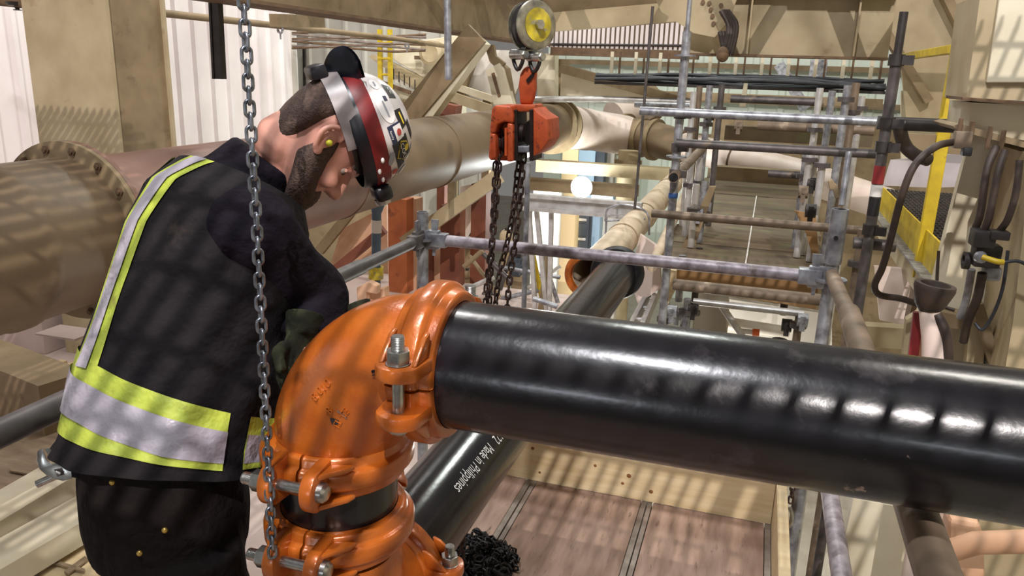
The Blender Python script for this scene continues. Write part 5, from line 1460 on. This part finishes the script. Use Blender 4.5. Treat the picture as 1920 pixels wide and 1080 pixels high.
for px in (735, 850): M().bar(on_y(px, 205, 10.5), (on_y(px, 205, 10.5).x, 10.5, -3), 0.12, 0.12).build('leg', 'cream_dusty', o, smooth=0)

# big diagonal strut
o = thing('diagonal_strut', on_y(740, 215, 6.4), 'thick dusty diagonal steel strut rising from the duct to the long beam', 'strut')
M().bar(on_y(895, 62, 6.4), on_y(752, 235, 6.4), 0.20, 0.05, Vector((0.7, 0, 0.7))).build('flange', 'cream_dusty', o, smooth=0)
M().bar(on_y(905, 75, 6.5), on_y(790, 235, 6.5), 0.12, 0.16, Vector((0.7, 0, 0.7))).build('web', 'cream_pale', o, smooth=0)
# white inclined panels right of the strut
o = thing('inclined_panel', on_y(900, 190, 9.6), 'big white inclined panel between the strut and the hoist', 'panel')
M().prism([on_y(*p, 9.6) for p in ((880, 92), (1000, 96), (960, 190), (930, 200), (845, 175), (868, 118))], Y * 0.06).build('sheet', 'white_steel', o, smooth=0)
M().bar(on_y(862, 180, 9.5), on_y(892, 92, 9.5), 0.10, 0.10).build('edge_channel', 'cream_dusty', o, smooth=0)
M().bar(on_y(835, 156, 9.45), on_y(925, 186, 9.45), 0.05, 0.08).build('rail', 'cream_pale', o, smooth=0)
M().bar(on_y(820, 172, 9.4), on_y(920, 206, 9.4), 0.05, 0.12).build('rail', 'cream', o, smooth=0)
for px in (850, 915): M().bar(on_y(px, 180, 9.55), (on_y(px, 180, 9.55).x, 9.55, -3), 0.1, 0.1).build('leg', 'cream_dusty', o, smooth=0)
solid('dark_ledge', M().bar(on_y(800, 196, 8.8), on_y(860, 208, 8.8), 0.2, 0.12).bar(on_y(830, 208, 8.8), on_y(830, 208, 8.8) - Z * 4.3, 0.1, 0.1, X), 'rust_plate', 'dark reddish ledge sitting behind the big duct', 'ledge')
# Y bracket hanging from the long beam
o = thing('hanger_bracket', on_y(936, 192, 7.3), 'cream slotted hanger bracket under the beam left of the hoist', 'bracket')
M().prism([on_y(*p, 7.3) for p in ((910, 132), (936, 118), (944, 130), (962, 196), (925, 196), (918, 160))], Y * 0.10).build('box_arm', 'cream_pale', o, smooth=0, bevel=0.005)
M().prism([on_y(*p, 7.28) for p in ((921, 138), (926, 136), (938, 180), (934, 182))], Y * 0.03).build('slot', 'dust_brown', o, smooth=0)
M().prism([on_y(*p, 7.32) for p in ((908, 84), (925, 84), (928, 104), (946, 118), (935, 132), (918, 116))], Y * 0.06).build('stem', 'cream_dusty', o, smooth=0)
M().prism([on_y(*p, 7.34) for p in ((938, 118), (950, 128), (962, 196), (954, 196))], Y * 0.12).build('cheek', 'cream_dusty', o, smooth=0)
plate('white_post', [(1006, 100), (1040, 100), (1040, 185), (1008, 185)], 9.8, 0.2, 'cream_pale', 'pale square post right behind the hoist hook', 'post')
plate('brown_post', [(1040, 110), (1062, 112), (1060, 180), (1040, 180)], 10.0, 0.2, 'cream_dusty', 'dusty brown post next to the pale square post', 'post')
# ribbed deck soffit between the beams
o = thing('ribbed_deck', on_y(1040, 92, 9.6), 'white ribbed metal sheeting above the crossing beam right of the pulley', 'sheeting')
a, b = on_y(1010, 0, 9.6), on_y(1310, 95, 9.6)
n = 34
for i in range(n):
    x = a.x + (b.x - a.x) * i / n
    M().box((x + 0.02, 9.6, (a.z + 0.3 + b.z) / 2), ((b.x - a.x) / n * 0.62, 0.05, a.z + 0.3 - b.z)).build('rib', 'clad_white', o, smooth=0)
M().box(((a.x + b.x) / 2, 9.64, (a.z + 0.3 + b.z) / 2), (b.x - a.x, 0.02, a.z + 0.3 - b.z)).build('sheet', 'cream_dusty', o, smooth=0)
solid('dusty_angle', M().bar(on_y(1036, 96, 9.5), on_y(1310, 104, 9.5), 0.2, 0.09), 'dust_brown', 'dusty brown angle along the foot of the ribbed sheeting', 'angle')
tube_thing('tie_rod', [on_y(1030, 83, 9.565), on_y(1330, 86, 9.565)], 0.014, 'dark_steel', 'thin dark tie rod across the ribbed sheeting', 'rod', 'rod', 8)
solid('knee_brace', M().bar(on_y(1000, 45, 7.6), on_y(1300, 20, 7.6), 0.10, 0.17), 'cream', 'cream brace rising to the gusset above the scaffold', 'brace')
solid('knee_brace', M().bar(on_y(1020, 2, 7.8), on_y(1320, 20, 7.8), 0.10, 0.20), 'cream_dusty', 'dusty upper brace at the top edge right of the pulley', 'brace')
o = thing('gusset_plate', on_y(1320, 70, 6.75), 'bolted cream gusset plate where the braces meet the beam', 'gusset')
M().prism([on_y(*p, 6.75) for p in ((1225, -10), (1385, -10), (1365, 40), (1340, 70), (1300, 62), (1240, 22))], Y * 0.04).build('plate', 'cream', o, smooth=0)
for px, py in ((1318, 4), (1330, 6), (1333, 18), (1336, 30), (1338, 44), (1352, 10), (1354, 24)):
    m = M(); nut_mesh(m, on_y(px, py, 6.74), -Y, 0.018, 0.014); m.build('bolt', 'dust_brown', o)
o = thing('rope_coil', on_y(1362, 110, 6.6), 'dark coil of rope and chain hanging from the gusset', 'rope')
for k in range(4):
    p = [on_y(1352 + k * 4, 20, 6.6), on_y(1366 + k * 5, 50, 6.58), on_y(1358 + k * 4, 90 + k * 4, 6.56), on_y(1350 + k * 6, 60, 6.6)]
    M().tube(smooth_path(p, 6), 0.020, 8).build('loop', 'hose', o)
M().ell(on_y(1355, 102, 6.55), (0.05, 0.04, 0.06)).build('knot', 'dust_brown', o)
# lattice girder with black cable bundle in front of the far wall
o = thing('cable_tray', on_y(1120, 160, 9.0), 'cable tray of black cables hung across in front of the pale green wall', 'cable tray')
xa, xb = on_y(1120, 150, 9.0).x, on_y(1660, 150, 9.0).x
zt_ = on_y(1400, 150, 9.0).z
M().box(((xa + xb) / 2, 9.0, zt_ - 0.08), (xb - xa, 0.3, 0.03)).build('tray_floor', 'dark_steel', o, smooth=0)
for i in range(7):
    p = [Vector((xa + (xb - xa) * t, 8.86 + 0.04 * i, zt_ - 0.04 + 0.035 * math.sin(3 * t * (i % 3 + 1) + i) + 0.008 * i)) for t in [q / 8 for q in range(9)]]
    M().tube(smooth_path(p, 4), 0.02, 8).build('cable', 'cable', o)
for i in range(11):
    x = xa + (xb - xa) * (i + 0.5) / 11
    M().box((x, 9.1, zt_ + 0.11), (0.035, 0.03, 0.30)).build('hanger', 'cream_pale', o, smooth=0)
    M().box((x + 0.09, 9.1, zt_ + 0.11), (0.02, 0.03, 0.30)).build('hanger', 'dust_brown', o, smooth=0)
crossbeam(1060, 1660, 164, 178, 10.6, 'cream_dusty', 'long dusty beam below the black cable tray', 0.12)
plate('slotted_strut', [(1395, 156), (1402, 156), (1398, 200), (1386, 200)], 8.8, 0.1, 'cream_pale', 'pale slotted strut hanging below the cable tray', 'strut')
solid('sloping_beam', M().bar(on_y(1052, 128, 9.4), on_y(1300, 195, 9.4), 0.16, 0.10), 'cream_dusty', 'dusty top of the sloping beam above the duct bend', 'beam')
plate('sloping_web', [(1052, 126), (1255, 182), (1185, 190), (1050, 186)], 9.5, 0.05, 'cream_pale', 'pale web plate of the sloping beam above the duct bend', 'plate')
tube_thing('corrugated_hose', [on_y(1000, 186, 9.0), on_y(1130, 186, 9.0), on_y(1300, 192, 9.0)], 0.035, 'alu', 'silver flexible conduit above the duct bend', 'conduit', 'tube')
tube_thing('grey_conduit', [on_y(1190, 196, 8.6), on_y(1300, 199, 8.6)], 0.03, 'galv', 'grey conduit next to the tall scaffold pole', 'conduit', 'tube')
solid('roof_strut', M().bar(on_y(1460, 120, 12.5), on_y(1510, 205, 12.5), 0.22, 0.15), 'galv', 'grey diagonal strut in front of the pale green wall', 'strut')
solid('roof_strut', M().bar(on_y(1536, 112, 11.0), on_y(1530, 160, 11.0), 0.2, 0.15), 'galv', 'grey upright strut stub under the crossing beam', 'strut')
crossbeam(1360, 1640, 236, 262, 9.0, 'plank_brown', 'brown timber beam behind the scaffold ledgers', 0.2)
crossbeam(1340, 1540, 312, 346, 9.6, 'cream_dusty', 'dusty beam at the far end of the boarded deck', 0.2)

# roof truss high above, between the flood light and the crossing beam
o = thing('roof_truss', (0.5, 4.6, 2.95), 'steel lattice roof truss above the scaffold', 'truss')
for z_ in (3.0, 3.8): M().bar((-3, 4.6, z_), (4, 4.6, z_), 0.09, 0.09).build('chord', 'cream_dusty', o, smooth=0)
for i in range(9):
    x = -3 + i * 0.8
    M().bar((x, 4.6, 3.0), (x + 0.4, 4.6, 3.8), 0.07, 0.10).build('lattice_bar', 'cream_dusty', o, smooth=0)
    M().bar((x + 0.4, 4.6, 3.8), (x + 0.8, 4.6, 3.0), 0.07, 0.10).build('lattice_bar', 'cream_dusty', o, smooth=0)

# ================================================================== RIGHT HAND SIDE
plate('hopper_wall', [(1595, -10), (1870, -10), (1855, 200), (1830, 240), (1700, 235), (1690, 120)], 9.2, 0.06, 'cream', 'large beige hopper wall at the upper right behind the yellow gate', 'wall')
plate('hopper_wall', [(1690, 170), (1835, 180), (1835, 300), (1690, 300)], 9.4, 0.06, 'cream_pale', 'pale lower hopper panel behind the yellow gate', 'panel')
solid('hopper_stiffener', M().bar(on_y(1610, -20, 9.1), on_y(1740, 190, 9.1), 0.20, 0.08), 'cream_dusty', 'diagonal stiffener on the beige hopper wall', 'stiffener')
solid('hopper_stiffener', M().bar(on_y(1765, -20, 9.1), on_y(1810, 70, 9.1), 0.20, 0.08), 'cream_dusty', 'short diagonal stiffener near the yellow gate top', 'stiffener')
o = thing('wall_cabinet', on_y(1880, 190, 3.4), 'cream steel cabinet with a recessed panel at the upper right corner', 'cabinet')
M().prism([on_y(*p, 3.4) for p in ((1838, -10), (1990, -10), (1990, 190), (1812, 186))], Y * 0.4).build('frame', 'cream', o, smooth=0)
M().prism([on_y(*p, 3.38) for p in ((1875, -10), (1990, -10), (1990, 155), (1850, 155))], Y * 0.03).build('door', 'cream_pale', o, smooth=0, bevel=0.004)
M().prism([on_y(*p, 3.32) for p in ((1805, 182), (1995, 196), (1995, 204), (1805, 188))], Y * 0.3).build('ledge', 'dust_brown', o, smooth=0)
plate('upper_block', [(1822, 192), (1990, 200), (1990, 275), (1815, 245)], 3.45, 0.4, 'cream_pale', 'cream steel block under the cabinet ledge at right edge', 'block')
o = thing('support_frame', on_y(1800, 1000, 3.3), 'big cream tapered steel support with hoses at the right edge', 'support')
M().prism([on_y(*p, 3.5) for p in ((1822, 250), (1990, 275), (2010, 1120), (1640, 1120), (1668, 1000), (1700, 820), (1742, 560), (1775, 430))], Y * 0.05).build('face_plate', 'cream_pale', o, smooth=0)
M().prism([on_y(*p, 3.1) for p in ((1935, 290), (1990, 280), (2010, 1120), (1810, 1120), (1850, 900), (1900, 600))], Y * 0.4).build('side_web', 'cream', o, smooth=0)
M().prism([on_y(*p, 3.2) for p in ((1785, 236), (1800, 232), (1990, 285), (1990, 295), (1800, 246))], Y * 0.35).build('top_flange', 'cream_dusty', o, smooth=0)
for px in (1800, 1822, 1855, 1880):
    M().tube([on_y(px, 238 + (px - 1800) * 0.28, 3.18) + Z * 0.03, on_y(px, 238 + (px - 1800) * 0.28, 3.18) - Z * 0.05], 0.008, 8).build('flange_bolt', 'dust_brown', o)
M().prism([on_y(*p, 3.36) for p in ((1745, 580), (1790, 590), (1830, 600), (1832, 625), (1745, 606))], Y * 0.12).build('cross_tie', 'cream_dusty', o, smooth=0)
M().prism([on_y(*p, 3.34) for p in ((1820, 590), (1848, 600), (1830, 1000), (1780, 1000), (1810, 700))], Y * 0.06).build('rib_plate', 'cream', o, smooth=0)
M().bar(on_y(1832, 570, 3.3), on_y(1870, 700, 3.3), 0.03, 0.04).build('lattice_strip', 'cream_dusty', o, smooth=0)
M().bar(on_y(1890, 570, 3.3), on_y(1866, 720, 3.3), 0.03, 0.04).build('lattice_strip', 'cream_dusty', o, smooth=0)
M().prism([on_y(*p, 3.42) for p in ((1700, 600), (1725, 585), (1700, 870), (1672, 870))], Y * 0.05).build('edge_plate', 'cream', o, smooth=0)
# hoses and valve block on the support
def hose(pts, r, mname, label, name='hose', cat='hose'):
    return tube_thing(name, smooth_path([on_y(a, b, y_) for a, b, y_ in pts], 8), r, mname, label, cat, 'hose_body', 12)
hose([(1790, 266, 3.2), (1755, 275, 3.1), (1715, 310, 3.05), (1690, 370, 3.05), (1672, 440, 3.1), (1655, 500, 3.15), (1640, 535, 3.2), (1650, 553, 3.25), (1690, 560, 3.3), (1725, 572, 3.35)], 0.013, 'hose', 'brown hose arching over the yellow kick plate at right')
hose([(1868, 275, 3.15), (1850, 320, 3.12), (1838, 400, 3.12), (1826, 435, 3.14)], 0.013, 'hose', 'left dark hose dropping to the valve block')
hose([(1885, 282, 3.1), (1870, 330, 3.07), (1856, 400, 3.07), (1846, 430, 3.08)], 0.013, 'hose', 'middle dark hose dropping to the valve block')
hose([(1912, 300, 3.05), (1905, 360, 3.04), (1890, 410, 3.05), (1872, 436, 3.08)], 0.012, 'hose', 'right dark hose dropping to the valve block')
hose([(1822, 505, 3.2), (1812, 560, 3.22), (1800, 596, 3.24)], 0.014, 'galv', 'grey hose under the valve block left side')
hose([(1842, 512, 3.1), (1832, 560, 3.12), (1815, 600, 3.16), (1806, 640, 3.2)], 0.016, 'hose', 'dark hose under the valve block right side')
hose([(1890, 470, 3.05), (1880, 540, 3.06), (1862, 590, 3.08), (1842, 618, 3.1), (1828, 606, 3.12)], 0.006, 'cable', 'thin black cable looping below the valve block')
hose([(1760, 470, 3.45), (1757, 530, 3.44), (1766, 570, 3.42), (1790, 582, 3.4)], 0.006, 'hose', 'thin brown cable down the cream support')
hose([(1842, 482, 3.02), (1868, 490, 3.0), (1882, 492, 3.0)], 0.010, 'yellow', 'short yellow cable at the valve block')
hose([(1882, 492, 3.0), (1910, 490, 3.0), (1940, 505, 3.0)], 0.006, 'cable', 'black cable continuing from the yellow cable to the right edge')
o = thing('valve_block', on_y(1845, 510, 3.1), 'dark pneumatic valve block on the cream support', 'valve')
M().box(on_y(1842, 446, 3.08), (0.07, 0.08, 0.06)).build('manifold', 'dark_steel', o, bevel=0.006)
M().box(on_y(1848, 478, 3.12), (0.085, 0.08, 0.08)).build('body', 'dark_steel', o, bevel=0.008)
M().box(on_y(1872, 440, 3.06), (0.06, 0.06, 0.03)).build('arm', 'dark_steel', o, bevel=0.004)
M().lathe(on_y(1838, 482, 3.04), -Y, [(0, 0.0), (0, 0.022), (0.02, 0.018), (0.025, 0.0)], 14).build('cable_gland', 'galv', o)
M().lathe(on_y(1806, 488, 3.14), X, [(0, 0.02), (0, 0.032), (0.02, 0.032), (0.02, 0.02), (0, 0.02)], 16).build('ring', 'dark_steel', o)
M().box(on_y(1858, 512, 3.14), (0.06, 0.05, 0.05)).build('filter_bowl', 'galv', o, bevel=0.01)
o = thing('junction_box', on_y(1795, 275, 3.16), 'small brown junction box at the end of the arching hose', 'junction box')
M().box(on_y(1804, 262, 3.18), (0.055, 0.05, 0.06)).build('box', 'tube_brown', o, bevel=0.004)
M().box(on_y(1812, 284, 3.17), (0.03, 0.04, 0.03)).build('gland', 'black_paint', o, bevel=0.004)
# dark funnel on a round pale post
o = thing('vent_pipe', on_y(1740, 900, 2.7), 'pale round vent pipe with a dark open funnel top behind the long black pipe', 'vent pipe')
M().tube([on_y(1742, 580, 2.7), on_y(1750, 640, 2.68), on_y(1752, 900, 2.66), on_y(1752, 900, 2.66) - Z * 3.4], [0.03, 0.034, 0.045, 0.045], 20).build('pipe_wall', 'duct_pink', o)
M().lathe(on_y(1738, 588, 2.7), Z + X * 0.1, [(0, 0.022), (0.03, 0.045), (0.085, 0.062), (0.10, 0.060), (0.10, 0.045), (0.04, 0.03), (0.04, 0.0)], 24).build('funnel', 'hose', o)
M().bar(on_y(1722, 585, 2.75), on_y(1705, 720, 2.75), 0.03, 0.02).build('tie_strap', 'red_paint', o, smooth=0)
M().bar(on_y(1729, 585, 2.78), on_y(1720, 720, 2.78), 0.02, 0.02).build('tie_strap', 'primer_pale', o, smooth=0)
hose([(1756, 590, 2.68), (1772, 620, 2.66), (1778, 660, 2.66), (1772, 720, 2.68)], 0.016, 'hose', 'thick dark hose curving beside the pale vent pipe')
# walkway: grating, kick plates, stringer, yellow gate
WX = 1.0
gr = thing('grating_walkway', (1.45, 6.2, 0.72), 'dark bar grating walkway with yellow kick plate at right', 'walkway')
gz_ = 0.80
m = M(); x = 1.03
for i in range(30):
    M().box((1.03 + i * 0.032, 6.1, gz_), (0.006, 3.4, 0.03)).build('bearing_bar', 'grate', gr, smooth=0)
for i in range(34):
    M().box((1.5, 4.45 + i * 0.10, gz_ + 0.012), (0.95, 0.008, 0.008)).build('cross_rod', 'grate', gr, smooth=0)
M().box((1.0, 5.7, gz_ + 0.0), (0.012, 2.9, 0.20)).build('kick_plate', 'yellow', gr, smooth=0)
M().box((1.0, 5.5, gz_ - 0.19), (0.05, 3.7, 0.16)).build('stringer', 'cream', gr, smooth=0)
M().box((0.98, 5.2, gz_ - 0.105), (0.10, 3.8, 0.012)).build('stringer_flange', 'galv', gr, smooth=0)
gt = thing('safety_gate', (1.0, 5.2, 0.72), 'yellow steel safety gate frame on the grating walkway', 'gate')
ztop = on_x(1790, 92, 1.0).z
p_a = on_x(1760, 300, 1.0); p_b = on_x(1652, 300, 1.0)
M().bar((1.0, p_a.y, 0.60), (1.0, p_a.y, ztop), 0.07, 0.05).build('post', 'yellow', gt, smooth=0, bevel=0.004)
M().bar((1.0, p_b.y, 0.70), (1.0, p_b.y, ztop - 0.03), 0.07, 0.05).build('post', 'yellow', gt, smooth=0, bevel=0.004)
M().bar((1.0, p_a.y - 0.45, ztop), (1.0, p_b.y + 0.1, ztop), 0.05, 0.05).build('top_rail', 'yellow', gt, smooth=0, bevel=0.004)
M().bar((0.98, p_a.y - 0.18, ztop - 0.28), (0.98, p_a.y - 0.18, ztop - 0.02), 0.03, 0.02).build('latch', 'cream', gt, smooth=0)
o = M().prism([(0.98, p_a.y + 0.04, 0.62), (0.98, p_a.y - 0.10, 0.60), (0.98, p_a.y - 0.05, 0.35), (0.98, p_a.y + 0.10, 0.30)], X * 0.03).build('gate_bracket', 'dust_brown', smooth=0)
tag(o, 'brown steel bracket under the foot of the yellow gate post', 'bracket')
plate('plastic_sheet', [(1670, 300), (1830, 285), (1820, 350), (1745, 352), (1655, 348)], 8.2, 0.02, 'sheeting', 'crumpled pale plastic sheet behind the grating walkway', 'sheet')
hose([(1685, 232, 4.0), (1695, 270, 4.05), (1715, 290, 4.05), (1740, 300, 4.1)], 0.03, 'hose', 'dark bent lever behind the yellow gate', 'bent_lever', 'lever')
plate('yellow_panel', [(1700, 250), (1830, 258), (1800, 290), (1720, 285)], 5.2, 0.04, 'cream_dusty', 'dull tan panel behind the yellow gate post', 'panel')
plate('lower_level_slab', [(1640, 500), (1700, 505), (1735, 620), (1650, 600)], 5.6, 0.05, 'duct_pink', 'bright pale slab seen below the grating walkway', 'slab')
plate('lower_beam', [(1600, 610), (1720, 618), (1700, 655), (1600, 650)], 4.9, 0.1, 'cream', 'cream beam low between the guard post and vent pipe', 'beam')
# objects below the long pipe at right
o = plate('cream_plate', [(1600, 935), (1682, 950), (1702, 1024), (1698, 1100), (1580, 1100), (1582, 1020)], 2.9, 0.04, 'cream_pale', 'cream steel plate low at right below the long pipe', 'plate')
plate('pink_fitting', [(1780, 970), (1838, 980), (1846, 1010), (1850, 1100), (1786, 1100), (1780, 1010)], 2.6, 0.15, 'primer_pale', 'pinkish cast fitting at the bottom right corner', 'fitting', 0.02)
tube_thing('pink_pipe', [on_y(1790, 1030, 2.5), on_y(1830, 1018, 2.45), on_y(1960, 1014, 2.4)], 0.035, 'primer_pale', 'pinkish pipe at the bottom right corner', 'pipe', 'pipe_wall')
# spindle clamp on the guard post top
o = thing('swivel_coupler', on_y(1565, 365, 3.05), 'greenish swivel coupler on the thin rod above the guard post', 'coupler')
M().tube([on_y(1592, 285, 3.05), on_y(1578, 385, 3.0)], 0.011, 12).build('rod', 'galv', o)
M().prism([on_y(*p, 3.02) for p in ((1553, 340), (1560, 336), (1566, 344), (1572, 350), (1574, 372), (1566, 372), (1562, 356), (1556, 358))], Y * 0.03).build('jaw', 'cream_dusty', o, smooth=0, bevel=0.003)

# ================================================================== LOWER LEFT, OUTSIDE THE RAIL
def slab_z(name, pts, z, t, mname, label, cat='board'):
    return solid(name, M().prism([on_z(a, b, z) for a, b in pts], Z * t), mname, label, cat, 0, 0.003)
LZ0 = -0.34
slab_z('timber_sheet', [(-40, 800), (60, 760), (235, 800), (235, 870), (60, 960), (-40, 1000)], LZ0, 0.015, 'lumber_grey', 'weathered plywood sheet on the ground left of the rail')
solid('steel_channel', M().bar(on_z(-60, 1010, LZ0 + 0.10), on_z(170, 870, LZ0 + 0.10), 0.22, 0.13), 'cream_pale', 'pale steel channel lying low at the left edge', 'channel')
solid('steel_channel', M().bar(on_z(-40, 1085, LZ0 + 0.10), on_z(210, 940, LZ0 + 0.10), 0.20, 0.11), 'cream_pale', 'second pale steel channel nearer the bottom left corner', 'channel')
solid('dusty_beam', M().bar(on_z(-40, 690, LZ0 + 0.16), on_z(125, 758, LZ0 + 0.16), 0.28, 0.32), 'cream_dusty', 'dusty beige beam lying left of the worker', 'beam')
fr = thing('timber_crate', on_z(90, 710, LZ0), 'small timber frame standing behind the dusty beam at left', 'frame')
M().bar(on_z(40, 735, LZ0 + 0.06), on_z(145, 690, LZ0 + 0.06), 0.04, 0.10).build('side', 'lumber', fr, smooth=0)
M().bar(on_z(120, 720, LZ0), on_z(120, 720, LZ0) + Z * 0.16, 0.05, 0.05).build('upright', 'lumber', fr, smooth=0)
slab_z('perforated_strip', [(5, 975), (60, 915), (68, 918), (12, 978)], LZ0 + 0.02, 0.006, 'lumber_grey', 'thin perforated strip on the plywood at left', 'strip')
for k, pts in enumerate((((18, 880), (70, 890), (72, 895), (20, 886)), ((68, 940), (95, 912), (100, 916), (72, 944)), ((90, 1050), (160, 1070), (158, 1076), (88, 1056)), ((120, 1075), (160, 1046), (166, 1052), (128, 1080)))):
    slab_z('wood_offcut', list(pts), LZ0 + 0.02, 0.012, 'lumber_grey', ['splintered wood offcut under the wrench', 'short wood offcut left of the worker pocket', 'long thin offcut near the bottom left corner', 'small pale offcut by the worker leg'][k], 'offcut')
slab_z('timber_sheet', [(100, 1030), (240, 980), (300, 1100), (60, 1110)], LZ0, 0.012, 'lumber', 'pale board on the ground at the bottom left')
plate('pink_ledge', [(65, 625), (140, 636), (140, 640), (66, 628)], 2.75, 0.15, 'concrete_pink', 'thin pinkish ledge left of the white duct post', 'ledge')
